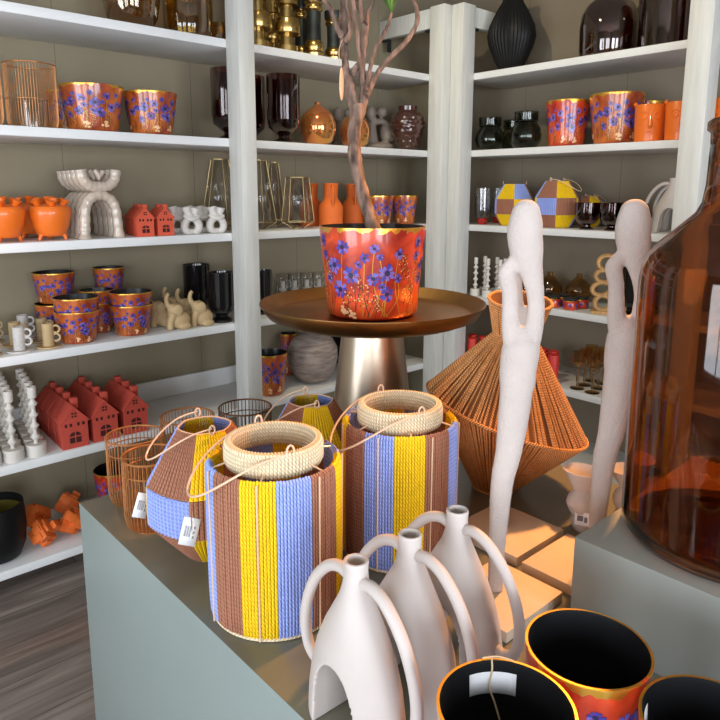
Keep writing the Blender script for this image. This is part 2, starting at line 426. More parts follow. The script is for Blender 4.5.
# shelving: whitewashed posts carrying white boards
PT = 2.474
def post(parent, x0, x1, y0, y1, z1=PT):
    b = MB(); b.box(x0, x1, y0, y1, 0, z1, bev=.003); b.build('post', wood_w, parent)
unitA = tag(empty('shelving_unit'), 'whitewashed wooden shelving with six white boards along the back wall, left of the corner', 'shelving')
unitA.location = (1.5, YA, 0)
unitA_inv = Matrix.Translation((-1.5, -YA, 0))
unitB = tag(empty('shelving_unit'), 'whitewashed wooden shelving with white boards along the right wall, behind the amber bottle', 'shelving')
unitB.location = (XB, 1.5, 0)
def upart(par, name, m, *bx, bev=.002):
    b = MB(); b.box(*bx, bev=bev); o = b.build(name, m, par); o.matrix_parent_inverse = Matrix.Translation(-par.location); return o
for x in (.02, 1.529, 2.775):
    upart(unitA, 'post', wood_w, x, x+.075, YA-.10, YA, 0, PT, bev=.003)
for z in ROWZ: upart(unitA, 'shelf_board', shelf_m, .02, 2.85, YA+.0005, WY-.001, z-TH, z)
upart(unitA, 'back_strip', shelf_m, .09, 2.77, WY-.022, WY-.004, ROWZ[4]+.0005, ROWZ[4]+.09)
for x in (1.529, 2.775):
    upart(unitA, 'side_rail', wood_w, x+.01, x+.055, YA+.001, WY-.002, PT-.105, PT-.005)
    upart(unitA, 'bracket', steel_m, x+.02, x+.05, YA+.002, YA+.055, PT-.115, PT-.1055, bev=.001)
    upart(unitA, 'bracket', steel_m, x+.02, x+.05, WY-.06, WY-.052, PT-.175, PT-.1055, bev=.001)
    upart(unitA, 'bracket', steel_m, x+.02, x+.05, WY-.0515, WY-.002, PT-.115, PT-.1055, bev=.001)
for y in (2.355, 1.113, -.12):
    upart(unitB, 'post', wood_w, XB-.10, XB, y, y+.095-(.015 if y > 2 else 0), 0, PT, bev=.003)
for z in ROWZ: upart(unitB, 'shelf_board', shelf_m, XB+.0005, WX-.001, -.12, 2.45, z-TH, z)
for y in (2.355, 1.113):
    upart(unitB, 'side_rail', wood_w, XB+.001, WX-.002, y+.01, y+.055, PT-.105, PT-.005)
    upart(unitB, 'bracket', steel_m, XB+.002, XB+.055, y+.02, y+.05, PT-.115, PT-.1055, bev=.001)
    upart(unitB, 'bracket', steel_m, WX-.06, WX-.002, y+.02, y+.05, PT-.115, PT-.1055, bev=.001)

# ------------------------------------------------------------------ plinth and riser
PZ = .77
b = MB(); b.box(.501, 1.582, -.35, 1.575, 0, PZ, bev=.0015, mtop=1)
tag(b.build('display_plinth', [plinth_m, plinth_top]), 'large grey-green display plinth in the middle of the shop floor', 'plinth')
RZ = PZ+.17
b = MB(); b.box(.972, 1.45, -.05, .532, PZ, RZ, bev=.0012)
tag(b.build('riser_block', riser_m), 'grey painted riser block on the plinth, under the big amber bottle', 'riser')

# ------------------------------------------------------------------ patterned pots
def pot_profile(h, rt, rb, t=.0035):
    return [(rb*.80, 0), (rb*.93, h*.008), (rb*1.0, h*.04), (rb+(rt-rb)*.12, h*.12), (rb+(rt-rb)*.45, h*.45), (rb+(rt-rb)*.75, h*.75), (rt, h*.985), (rt*.998, h), (rt-t, h), (rt-t*1.3, h*.97), (rb+(rt-rb)*.45-t*1.2, h*.45), (rb*.9, h*.10), (.002, h*.09)]
def flowers(b, rad, h, seed, front, rep=3, s=1.0, off=.0009):
    rnd = random.Random(seed)
    def S(th, u):                                      # th in arc metres at mid height, u height fraction
        r = rad(u*h)+off; return (r*cos(th), r*sin(th), u*h)
    def poly(pts, m): b.add([S(*p) for p in pts], [list(range(len(pts)))], m, None, True)
    asp = rad(h*.5)/h                                  # one radian over one height
    def flower(th, u, r, m, n=9):
        ra, ru = r/asp, r
        for i in range(n):
            a = 2*pi*i/n+rnd.uniform(-.12, .12); q = rnd.uniform(.8, 1.12); w = .30
            P = [(th+cos(a)*.12*ra, u+sin(a)*.12*ru), (th+cos(a-w)*.72*ra*q, u+sin(a-w)*.72*ru*q), (th+cos(a-.1)*ra*q, u+sin(a-.1)*ru*q), (th+cos(a)*.84*ra*q, u+sin(a)*.84*ru*q), (th+cos(a+.12)*ra*q, u+sin(a+.12)*ru*q), (th+cos(a+w)*.72*ra*q, u+sin(a+w)*.72*ru*q)]
            poly(P, m if rnd.random() < .7 else (3 if m == 2 else 2))
        o = off; 
        c = [(th+cos(2*pi*i/8)*.3*ra, u+sin(2*pi*i/8)*.3*ru) for i in range(8)]
        b.add([(lambda p: ((rad(p[1]*h)+off*1.5)*cos(p[0]), (rad(p[1]*h)+off*1.5)*sin(p[0]), p[1]*h))(p) for p in c], [list(range(8))], 4, None, True)
    def stem(pts, w, m):
        pts = sm([(p[0], p[1], 0) for p in pts], 4)
        for (a, c) in zip(pts[:-1], pts[1:]):
            d = Vector((c[0]-a[0])*asp and ((c[0]-a[0])*asp, c[1]-a[1]) or (0.0, c[1]-a[1])); 
            if d.length < 1e-6: continue
            n = Vector((-d.y, d.x)).normalized()*w
            b.add([(lambda t_, u_: ((rad(u_*h)+off*.6)*cos(t_), (rad(u_*h)+off*.6)*sin(t_), u_*h))(a[0]+n.x/asp, a[1]+n.y),
                   (lambda t_, u_: ((rad(u_*h)+off*.6)*cos(t_), (rad(u_*h)+off*.6)*sin(t_), u_*h))(a[0]-n.x/asp, a[1]-n.y),
                   (lambda t_, u_: ((rad(u_*h)+off*.6)*cos(t_), (rad(u_*h)+off*.6)*sin(t_), u_*h))(c[0]-n.x/asp, c[1]-n.y),
                   (lambda t_, u_: ((rad(u_*h)+off*.6)*cos(t_), (rad(u_*h)+off*.6)*sin(t_), u_*h))(c[0]+n.x/asp, c[1]+n.y)], [[0, 1, 2, 3]], m, None, True)
    for kx in range(rep):
        base = kx*2*pi/rep
        for (th, u, r, kd) in front:
            th = base+th + (rnd.uniform(-.08, .08) if kx else 0)
            if kd == 'f':
                stem([(th, u), (th+rnd.uniform(-.1, .1), u*.55), (th+rnd.uniform(-.25, .25), .05)], .004, 6 if rnd.random() < .6 else 7)
                flower(th, u, r*s*1.18, 2 if rnd.random() < .65 else 3)
            elif kd == 'c':
                for i in range(7):
                    a = rnd.uniform(0, 2*pi); q = rnd.uniform(.2, 1)*r*s
                    t_, u_ = th+cos(a)*q/asp, max(.03, u+sin(a)*q); rr = r*s*.42
                    poly([(t_+cos(2*pi*j/8)*rr/asp, u_+sin(2*pi*j/8)*rr*.8) for j in range(8)], 5)
            elif kd == 's':                               # seed spray
                stem([(th, u+r*1.2), (th+.03, u), (th-.06, max(.04, u-r*2))], .0035, 7)
                for i in range(34):
                    t_, u_ = th+rnd.gauss(0, .34)*r/asp, u+rnd.uniform(-1.1, 1.2)*r; rr = .009
                    if .04 < u_ < .93: poly([(t_+cos(2*pi*j/5)*rr/asp, u_+sin(2*pi*j/5)*rr) for j in range(5)], rnd.choice((7, 7, 5, 6)))
POT_MATS = lambda shell: [shell, black_in, blue_p, lilac_p, navy_p, cream_p, gold_p, dark_p]
FRONT = [(-.30, .36, .12, 's'), (.62, .62, .09, 's'), (-.55, .22, .10, 's'), (.85, .28, .10, 's'), (-.95, .58, .04, 'f'), (.18, .38, .045, 'f'), (-.28, .62, .04, 'f'), (-.60, .80, .075, 'f'), (.02, .79, .05, 'f'), (.50, .73, .055, 'f'), (.98, .85, .06, 'f'), (-.82, .60, .085, 'f'), (-.44, .50, .09, 'f'), (-.16, .69, .05, 'f'),
         (.27, .53, .09, 'f'), (.0, .47, .065, 'f'), (-.70, .34, .085, 'f'), (.28, .30, .075, 'f'), (.50, .47, .045, 'f'), (-1.1, .70, .05, 'f'), (-1.0, .45, .06, 'f'), (.12, .70, .035, 'f'),
         (-.12, .27, .11, 's'), (.75, .42, .13, 's'), (1.02, .55, .10, 's'), (.10, .20, .08, 's'), (-.62, .10, .06, 'c'), (-.42, .08, .05, 'c')]
FRONT2 = [(.35, .62, .04, 'f'), (-.62, .78, .04, 'f'), (.62, .30, .12, 's'), (-.25, .36, .11, 's'), (-1.0, .58, .06, 'f'), (.95, .60, .06, 'f'), (.02, .44, .06, 'f'), (-.28, .55, .055, 'f'), (-.75, .62, .09, 'f'), (-.35, .70, .08, 'f'), (.10, .60, .10, 'f'), (.5, .74, .07, 'f'), (-.5, .42, .09, 'f'), (.25, .40, .11, 'f'), (.7, .52, .09, 'f'), (-.9, .35, .07, 'f'), (-.05, .8, .05, 'f'), (.85, .78, .05, 'f'),
          (-.2, .16, .08, 'c'), (.45, .14, .08, 'c'), (.0, .28, .12, 's'), (-.7, .22, .10, 's')]
def pot_builder(shell, h, rt, rb, front, seed, n=48, name='plant_pot'):
    def f():
        b = MB(); pr = pot_profile(h, rt, rb)
        b.lathe(pr, n, 0, ms=[0]*8+[1, 1, 1, 1])
        outer = pr[2:7]
        def rad(z):
            for (r0, z0), (r1, z1) in zip(outer[:-1], outer[1:]):
                if z <= z1: return r0+(r1-r0)*(z-z0)/(z1-z0)
            return outer[-1][0]
        flowers(b, rad, h, seed, front, off=max(.0009, rt*.006))
        return b.build(name, POT_MATS(shell), sharp=60)
    return f
potS = pot_builder(amber_pot, .16, .10, .075, FRONT2, 3, 40)        # shelf size master
potS2 = pot_builder(orange_pot, .18, .125, .098, FRONT2, 5, 40)
ROTV = YAW+pi                                                       # angle on a pot that faces the camera

# ------------------------------------------------------------------ tray table, big pot and tree
TZ = EYE-.325
tc_ = (1.225, 1.31)
t = empty('tray_table'); t.location = (tc_[0], tc_[1], PZ)
hh = TZ-PZ
b = MB(); b.lathe([(.002, hh-.004), (.26, hh-.004), (.275, hh), (.303, hh+.026), (.306, hh+.027), (.306, hh+.022), (.285, hh-.008), (.25, hh-.022), (.10, hh-.026), (.002, hh-.026)], 96)
b.build('tray', tray_m, t)
b = MB(); b.lathe([(.125, 0), (.127, .004), (.122, .03), (.115, .10), (.098, .25), (.083, .38), (.080, hh-.0265)], 64)
b.build('pedestal', cone_m, t)
tag(t, 'round antique brass tray on a cone pedestal, carrying the potted tree', 'tray table')

PP = (1.212, 1.296)
pz = TZ-.0035
big = pot_builder(orange_pot, .236, .141, .119, FRONT, 11, 72)()
big.location = (PP[0]-.004, PP[1]-.002, pz); big.rotation_euler = (0, 0, ROTV)
tag(big, 'big orange-red lacquered pot with blue cornflowers and gold rim, on the brass tray', 'plant pot')
# tree: stands in the pot
def TP(px, py, dd=0.0):                                 # point of the tree in the upright plane through the pot's middle
    d = ray(px, py); D0 = depth(PP[0], PP[1], TZ)+dd; q = d*(D0/FPX); return (float(q[0]), float(q[1]), float(q[2]+EYE))
def rpx(r, dd=0): return r*(depth(PP[0], PP[1], TZ)+dd)/FPX
tr = empty('potted_tree'); base = (PP[0], PP[1], pz+.025); tr.location = base
inv = Matrix.Translation(tuple(-q for q in base))
b = MB()
def br(pts, dd0=0, dd1=0, n=10, wob=.5, thin=.78):
    k = len(pts); P = []; Rr = []
    S_ = sm([(x, y, r) for x, y, r in pts], 5)
    for i, (x, y, r) in enumerate(S_):
        dd = dd0+(dd1-dd0)*i/(len(S_)-1)
        P.append(TP(x+random.uniform(-wob, wob)*1.2, y, dd)); Rr.append(rpx(r*thin*random.uniform(.90, 1.12), dd))
    b.tube(P, Rr, n)
br([(384, 300, 8.5), (377, 240, 8), (369, 215, 7.5), (362, 190, 7), (356, 165, 7), (354, 140, 7), (356, 118, 7.5), (357, 106, 8)], n=14, thin=.92)
br([(357, 116, 7), (352, 95, 7.5), (347, 78, 7.5), (345, 68, 5)], n=12)
br([(358, 120, 7), (362, 105, 6), (364, 94, 5.5), (363, 80, 4.5), (362, 60, 4)], 0, .01)
br([(347, 78, 5), (345, 60, 4.8), (344, 40, 5), (343, 26, 5.5), (344, 0, 5), (345, -60, 4)], 0, .03)
br([(342, 36, 4), (337, 28, 3.5), (331, 10, 3), (322, -4, 2.8), (310, -40, 2.2)], 0, -.04)
br([(345, 42, 4), (350, 33, 3), (350, 20, 2.5), (347, -5, 2.2), (350, -50, 2)], 0, -.03)
br([(348, 80, 5), (355, 70, 4.5), (362, 60, 4.5), (364, 40, 5), (365, 22, 5), (362, 12, 4), (355, -5, 3), (350, -50, 2)], 0, .02)
br([(365, 24, 4.5), (368, 14, 3.5), (374, -4, 2.8), (380, -50, 2)], 0, .03)
br([(363, 22, 3), (361, 10, 3), (362, -10, 3), (365, -60, 2)], 0, -.02)
br([(363, 84, 4.5), (360, 60, 2.6), (357, 35, 2.6), (354, 15, 2.6), (352, -10, 2.5)], 0, -.05)
br([(366, 92, 4), (368, 80, 3), (373, 55, 2.6), (383, 35, 2.6), (388, 25, 2.4), (391, 13, 2)], -.01, .02)
br([(366, 96, 4.5), (370, 88, 3.8), (378, 72, 3.4), (390, 58, 3.2), (402, 46, 3.2), (411, 35, 3.1), (417, 22, 3), (416, 8, 2.8), (412, -4, 2.6), (405, -40, 2)], -.01, .05, wob=.2)
b.xform(inv); b.build('trunk', bark_m, tr)
b = MB()
c0 = Vector(TP(391, 13, .02))
for i in range(26):
    a = random.uniform(0, 2*pi); el = random.uniform(1.0, 1.5); L = random.uniform(.12, .24)
    if i < 3: pass
    d = Vector((cos(a)*cos(el), sin(a)*cos(el), sin(el))); side = d.cross(Vector((0, 0, 1))).normalized()
    P = []; n = 6
    for j in range(n+1):
        u = j/n; p = c0+d*L*u+Vector((0, 0, -1))*L*.35*u*u*cos(el); w = .0055*sin(pi*min(1, u*.85+.12))
        P.append((p-side*w, p+side*w))
    vs = [q for pr in P for q in pr]; fs = [[2*j, 2*j+1, 2*j+3, 2*j+2] for j in range(n)]
    b.add(vs, fs)
b.xform(inv); lv = b.build('leaves', leaf_m, tr)
sd = lv.modifiers.new('thick', 'SOLIDIFY'); sd.thickness = .0008
b = MB(); b.lathe([(.002, -.04), (.106, -.04), (.106, 0), (.06, .006), (.002, .009)], 32)
b.xform(Matrix.Translation((0, 0, .14))); b.build('soil', soil_m, tr)
# wooden hang tag on the left fork
b = MB(); p0 = Vector(TP(341.5, 84, -.06)); st = len(b.v)
b.ball((0, 0, 0), 1, n=20, sc=(.012, .003, .042)); b.xform(Matrix.Translation(p0) @ Matrix.Rotation(.4, 4, 'Z'), st)
b.tube(sm([TP(343, 38, -.0), TP(339, 50, -.04), TP(340, 66, -.06)], 4), .0012, 6)
b.xform(inv); b.build('hang_tag', wire_m, tr)
tag(tr, 'bare branching tree with rough pinkish bark, growing from the big orange pot', 'tree')

# ------------------------------------------------------------------ cord lanterns
CM = {'y': yel_r, 'n': brn_r, 'b': blu_r}
PN = {'y': 'yellow_cord_panel', 'n': 'brown_cord_panel', 'b': 'blue_cord_panel'}
def handle_curve(r, z, drop, side_ang, tilt, k=14, ext=1.84):
    """bail hanging down on one side from two eyelets"""
    pts = []
    for i in range(k+1):
        ph = pi*i/k; ro = r*ext
        x = ro*sin(ph)**.8*cos(side_ang)+r*cos(ph)*cos(side_ang+pi/2); y = ro*sin(ph)**.8*sin(side_ang)+r*cos(ph)*sin(side_ang+pi/2)
        pts.append((x, y, z-drop*sin(ph)**1.5+tilt))
    return pts
def eyelet(b, p, out, r=.011, m=0):
    out = Vector(out).normalized(); pts = []
    for i in range(13):
        a = 2*pi*i/12
        pts.append(Vector(p)+out*cos(a)*r*.6+Vector((0, 0, 1))*(sin(a)*r+r))
    b.tube(pts, .0019, 6, m)
def cyl_lantern(seq, H=.285, r=.117, ncord=11, wire0=radians(75)):
    def f():
        t = empty('cord_lantern'); k = len(seq); dth = 2*pi/k
        nc = ncord
        for i, c in enumerate(seq):
            b = MB(); a0 = i*dth
            for j in range(nc):
                a = a0+(j+.5)*dth/nc; rr = r+random.uniform(-.0007, .0007)
                w = r*dth/nc*.475
                x, y = cos(a), sin(a)
                zz = [(r*.93, .001), (rr, .010), (rr+.001, .04), (rr+.0015, H*.5), (rr+.001, H-.03), (rr, H-.006), (rr-.004, H), (rr-.0085, H-.004), (rr-.009, H-.03), (rr-.009, H*.5), (rr-.008, .01)]
                b.tube([(q*x, q*y, z+random.uniform(-.0006, .0006)) for q, z in zz], w, 6)
            b.build(PN[c], CM[c], t)
        b = MB()
        for z, rr in ((.006, r-.006), (H-.005, r-.005)):
            b.tube([(rr*cos(2*pi*i/48), rr*sin(2*pi*i/48), z) for i in range(48)], .0028, 6, closed=True)
        for i in range(7):
            a = wire0+i*2*pi/7
            b.tube([((r+.0035)*cos(a), (r+.0035)*sin(a), .004), ((r+.0045)*cos(a), (r+.0045)*sin(a), H-.002)], .0017, 6)
        for i in range(6):                                # spokes to the collar
            a = 2*pi*i/6+.3
            b.tube([((r-.002)*cos(a), (r-.002)*sin(a), H-.004), (.078*cos(a), .078*sin(a), H+.004)], .0018, 6)
        for i in range(4):
            a = pi/4+i*pi/2
            b.tube([(0, 0, .006), ((r-.006)*cos(a), (r-.006)*sin(a), .006)], .002, 6)
        b.build('wire_frame', wire_m, t)
        b = MB(); b.tube([((r-.003)*cos(2*pi*i/60), (r-.003)*sin(2*pi*i/60), .0035) for i in range(60)], .0034, 6, closed=True); b.build('base_cord', cream_r, t)
        b = MB(); n = 84; R_ = .0785; z0, z1 = H-.006, H+.032
        for i in range(n):                                # cord wound over the collar
            a = 2*pi*i/n; x, y = cos(a), sin(a)
            pts = [(R_+.004, z0), (R_+.0065, z0+.006), (R_+.0065, z1-.006), (R_+.004, z1), (R_-.002, z1+.001), (R_-.0045, z1-.006), (R_-.0045, z0+.006), (R_-.002, z0)]
            b.tube([(q*cos(a+.01*(z-z0)*20), q*sin(a+.01*(z-z0)*20), z) for q, z in pts], .0034, 6, closed=True)
        b.build('cord_collar', cream_r, t)
        h = empty_part('handle', t)
        b = MB(); sa = HAND
        P = handle_curve(.083, H+.034, .075, sa, 0)
        b.tube(sm(P, 3), .0021, 8)
        q = b.build('handle', wire_m, t)
        for s_ in (-1, 1):
            a = sa+s_*pi/2; b = MB(); eyelet(b, (.083*cos(a), .083*sin(a), H+.026), (cos(sa), sin(sa), 0)); b.build('eyelet', wire_m, q)
        return t
    return f
def empty_part(*a): return None
HAND = 0.0
def faceted_lantern(seqs, H=.275, prof=((.048, 0), (.118, .085), (.118, .165), (.055, .275)), nc=10, frame=True, tagged=False, sides=6):
    """eight upright facets in three tiers, each facet of one colour"""
    def f():
        t = empty('faceted_cord_lantern'); dth = 2*pi/sides
        for tier in range(3):
            (ra, za), (rb, zb) = prof[tier], prof[tier+1]
            for i in range(sides):
                c = seqs[tier][i % len(seqs[tier])]; b = MB()
                for j in range(nc):
                    u = (j+.5)/nc
                    A0 = Vector((cos(i*dth), sin(i*dth), 0)); A1 = Vector((cos((i+1)*dth), sin((i+1)*dth), 0)); A = A0*(1-u)+A1*u
                    bow = .6*(A.normalized()-A)
                    A = A+bow
                    p0 = A*ra+Vector((0, 0, za)); p1 = A*rb+Vector((0, 0, zb)); L = (A0-A1).length
                    w0 = ra*L/nc*.49; w1 = rb*L/nc*.49
                    ww = (max(w0, .0012), max(w1, .0012))
                    mid = (p0+p1)/2+A*.001
                    b.tube([p0, mid, p1], [ww[0], (ww[0]+ww[1])/2, ww[1]], 6)
                b.build(PN[c], CM[c], t)
        b = MB()
        for (r, z) in prof:
            P = []
            for i in range(sides):
                for u in (0, .33, .66):
                    A0 = Vector((cos(i*dth), sin(i*dth), 0)); A1 = Vector((cos((i+1)*dth), sin((i+1)*dth), 0)); A = A0*(1-u)+A1*u
                    A += .6*(A.normalized()-A); P.append(A*(r-.001)+Vector((0, 0, z)))
            b.tube(P, .0019, 6, closed=True)
        for i in range(sides):
            a = i*dth; b.tube([((r-.0005)*cos(a), (r-.0005)*sin(a), z) for r, z in prof], .0014, 6)
        b.build('wire_frame', wire_m, t)
        b = MB(); rt, zt = prof[-1]
        P = handle_curve(rt+.004, zt+.012, .062, HAND, 0, ext=2.0)
        b.tube(sm(P, 3), .0019, 8)
        q = b.build('handle', wire_m, t)
        for s_ in (-1, 1):
            a = HAND+s_*pi/2; b = MB(); eyelet(b, ((rt+.004)*cos(a), (rt+.004)*sin(a), zt), (cos(HAND), sin(HAND), 0), .009); b.build('eyelet', wire_m, q)
        if tagged:
            b = MB()
            add_tag(b, tagged)
            b.build('price_tag', [paper_m, ink_m, string_m], t)
        return t
    return f
def tag_part(parent, spec, w=.032, h=.058):
    b = MB(); s1 = MB(); s2 = MB(); add_tag(b, spec, w, h)
    for src, dst, mi in ((b, s1, 1), (b, s2, 2)):
        for f, m_, u_, sm_ in zip(src.f, src.m, src.u, src.s):
            if m_ == mi: dst.add([src.v[i] for i in f], [list(range(len(f)))], 0, [u_], sm_)
    keep = MB()
    for f, m_, u_, sm_ in zip(b.f, b.m, b.u, b.s):
        if m_ == 0: keep.add([b.v[i] for i in f], [list(range(len(f)))], 0, [u_], sm_)
    def weld(o):
        bm = bmesh.new(); bm.from_mesh(o.data); bmesh.ops.remove_doubles(bm, verts=bm.verts, dist=1e-6); bm.to_mesh(o.data); bm.free(); return o
    o = weld(keep.build('price_tag', paper_m, parent)); weld(s1.build('barcode', ink_m, o)); weld(s2.build('string', string_m, o))
def add_tag(b, spec, w=.032, h=.058):
    """paper swing ticket with a bar code, hanging from a thread"""
    p, ang, hang, roll = spec; st = len(b.v)
    b.box(-w/2, w/2, -.0006, .0006, -h, 0, 0)
    xs = -w*.30
    rnd = random.Random(3)
    while xs < w*.12:
        ww = rnd.choice((.0006, .0012)); b.box(xs, xs+ww, -.0011, -.0007, -h*.68, -h*.30, 1); xs += ww+rnd.choice((.0009, .0018))
    for i in range(3): b.box(w*.22, w*.30, -.0011, -.0007, -h*(.72-.17*i), -h*(.62-.17*i), 1)
    b.xform(Matrix.Translation(p) @ Matrix.Rotation(ang, 4, 'Z') @ Matrix.Rotation(roll, 4, 'Y'), st)
    b.tube([p, hang], .0006, 5, 2)

# world directions seen from the camera, used to orient things
CAMDIR = lambda x, y: atan2(-y, -x)                    # angle from a spot towards the camera
RIGHT = YAW-pi/2

A = (.634, .932)
HAND = 0.
seq = ['n', 'y', 'b']*4
dA = CAMDIR(*A)
# cylinder A: colours from left: blue, brown, yellow, blue, brown, yellow
rA = dA-radians(89); HAND = radians(165)-rA
t = spawn('cylA', cyl_lantern(['b', 'n', 'y']*4), (A[0], A[1], PZ+.001), rA, 1.0,
          'cylindrical cord lantern with brown, yellow and blue stripes, nearest one beside the white vases', 'lantern', 'cord lanterns on the plinth')
def at_depth(px, d, z):                                # spot at that depth below a pixel column
    q = F*d+RV*((px-360)*d/FPX)
    for _ in range(20):
        Z = q[2]+EYE
        q = q+UV*((z-Z)/UV[2])
    return float(q[0]), float(q[1])
B_ = at_depth(399, 1.405, PZ+.14)
rBz = CAMDIR(*B_)-radians(65); HAND = radians(165)-rBz
t = spawn('cylB', cyl_lantern(['n', 'b', 'y']*4, wire0=radians(45)), (B_[0], B_[1], PZ+.001), rBz, 1.0,
          'cylindrical striped cord lantern standing in front of the brass pedestal', 'lantern', 'cord lanterns on the plinth')
L1 = (.630, 1.172)
rzL = CAMDIR(*L1)-radians(137); HAND = radians(165)-rzL
tag_dir = radians(30)
FSEQ = (['n', 'n', 'y', 'b', 'n', 'y'], ['y', 'b', 'n', 'y', 'b', 'n'], ['b', 'n', 'y', 'n', 'b', 'y'])
def tagspec():
    a = radians(120+3); r = .121; p = Vector((r*cos(a), r*sin(a), .135))
    return (p, a+pi/2+.1, Vector((.119*cos(a), .119*sin(a), .165)), .25)
t = spawn('fac', faceted_lantern(FSEQ, nc=13, tagged=None),
          (L1[0], L1[1], PZ+.0022), rzL, 1.0,
          'faceted brown, yellow and blue cord lantern with white price tag, left of nearest striped cylinder', 'lantern', 'cord lanterns on the plinth')
PROTO['fac'] = t
L2 = atz(311, 397, PZ+.275)
t = spawn('fac', None, (L2[0], L2[1], PZ+.0022), CAMDIR(*L2)-radians(137), .96,
          'faceted cord lantern standing between the two striped cylinders, left of the brass pedestal', 'lantern', 'cord lanterns on the plinth')
tag_part(PROTO['fac'], tagspec())

# ------------------------------------------------------------------ wire baskets on the plinth
def wire_basket(r, H, m, nb=44, tagd=None, cup=False, inner=False):
    def f():
        t = empty('wire_basket'); b = MB()
        prof = [(r*.80, .002), (r*.94, .010), (r, .032), (r, H)]
        for i in range(nb):
            a = 2*pi*i/nb; b.tube([(q*cos(a), q*sin(a), z) for q, z in prof], .0013, 5)
        b.build('upright_wires', m, t)
        for (q, z, w) in ((r, H, .0026), (r, H*.80 if not inner else H*.45, .0016)):
            b = MB(); b.tube([(q*cos(2*pi*i/48), q*sin(2*pi*i/48), z) for i in range(48)], w, 6, closed=True); b.build('hoop', m, t)
        b = MB(); b.lathe([(.001, .0005), (r*.81, .0005), (r*.81, .004), (.001, .004)], 32)
        b.build('base_plate', m, t)
        if cup:
            b = MB(); rc = r*.62; b.lathe([(.001, .0045), (rc, .0045), (rc, H*.48), (rc-.002, H*.48), (rc-.002, .007), (.001, .007)], 32)
            b.build('glass_cup', clear_g, t)
        if tagd:
            tag_part(t, tagd, .034, .056)
        return t
    return f
bz = PZ+.165
pB1 = atz(135, 435, PZ+.165); pB2 = atz(151, 455, PZ+.165); pB3 = atz(187, 413, PZ+.165); pB4 = atz(245, 406, PZ+.165)
G = 'wire baskets on the plinth'
spawn('wb', wire_basket(.073, .165, copper_m), (*pB1, PZ), 0, (.93, .93, 1), 'copper wire basket nearest the left back edge of the plinth, without a tag', 'basket', G)
a = CAMDIR(*pB2)
spawn('wbt', wire_basket(.073, .165, copper_m, tagd=(Vector((.076*cos(a-.25), .076*sin(a-.25), .105)), a+pi/2+.2, Vector((.075*cos(a-.25), .075*sin(a-.25), .13)), .35)),
      (*pB2, PZ), 0, (.87, .87, 1), 'copper wire basket with a white price tag, beside the faceted cord lantern', 'basket', G)
spawn('wb', None, (*pB3, PZ), 0, .95, 'copper wire basket half hidden behind the tagged faceted cord lantern', 'basket', G)
spawn('wbd', wire_basket(.073, .165, dwire_m), (*pB4, PZ), 0, .98, 'dark bronze wire basket below the left shelf post, at the back of the plinth', 'basket', G)

# ------------------------------------------------------------------ jute hourglass vase
WV = (1.332, .960)
t = empty('rope_vase'); t.location = (*WV, PZ)
Hn, Hw, Hm = .485, .40, .195                       # neck top, waist, widest ring
rn, rw, rm, rb_ = .076, .052, .207, .055
tl = radians(-9.5)
axr = Vector((F[0], F[1], 0)).normalized()         # tilt about the viewing direction
def ring(r, z, tilt, lean, nod=0):
    Rm = Matrix.Rotation(tilt, 3, axr) @ Matrix.Rotation(nod, 3, Vector((RV[0], RV[1], 0)).normalized()); c = Vector((RV[0], RV[1], 0)).normalized()*lean
    return lambda a: Rm @ Vector((r*cos(a), r*sin(a), 0)) + c + Vector((0, 0, z))
rT = ring(rn, Hn, radians(3), .044, radians(9)); rW = ring(rw, Hw, radians(5), .034); rM = ring(rm, Hm+.006, radians(17), .020); rB = ring(rb_, .004, 0, 0)
def cords(r0, r1, n, w0, w1, bow=0):
    b = MB()
    for i in range(n):
        a = 2*pi*i/n+random.uniform(-.006, .006); a2 = a+random.uniform(-.05, .05)
        p, q = r0(a), r1(a2); m = (p+q)/2; m.z += bow
        b.tube([p, m, q], [w0, (w0+w1)/2*1.05, w1], 5)
    return b
cords(rW, rM, 165, .0012, .0026).build('upper_cords', jute_r, t)
cords(rM, rB, 165, .0029, .0016).build('lower_cords', jute_r, t)
cords(rT, rW, 80, .0026, .0020).build('neck_cords', jute_r, t)
for fn, w, nm in ((rT, .0045, 'rim_cord'), (rW, .003, 'waist_cord'), (rM, .004, 'shoulder_cord'), (rB, .0038, 'base_cord')):
    b = MB(); b.tube([fn(2*pi*i/64) for i in range(64)], w, 7, closed=True)
    b.build(nm, jute_r, t)
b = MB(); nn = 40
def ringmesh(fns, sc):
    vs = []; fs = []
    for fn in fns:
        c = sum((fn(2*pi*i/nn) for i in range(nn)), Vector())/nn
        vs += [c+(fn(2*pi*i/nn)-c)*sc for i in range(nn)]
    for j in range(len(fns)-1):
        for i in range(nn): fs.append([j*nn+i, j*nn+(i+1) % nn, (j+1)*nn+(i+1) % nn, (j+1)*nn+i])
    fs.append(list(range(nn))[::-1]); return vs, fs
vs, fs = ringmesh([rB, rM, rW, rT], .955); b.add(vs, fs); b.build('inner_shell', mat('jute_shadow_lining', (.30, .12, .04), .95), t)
tag(t, 'wide hourglass vase wound in copper-brown jute cord, behind the white figure sculpture', 'vase')

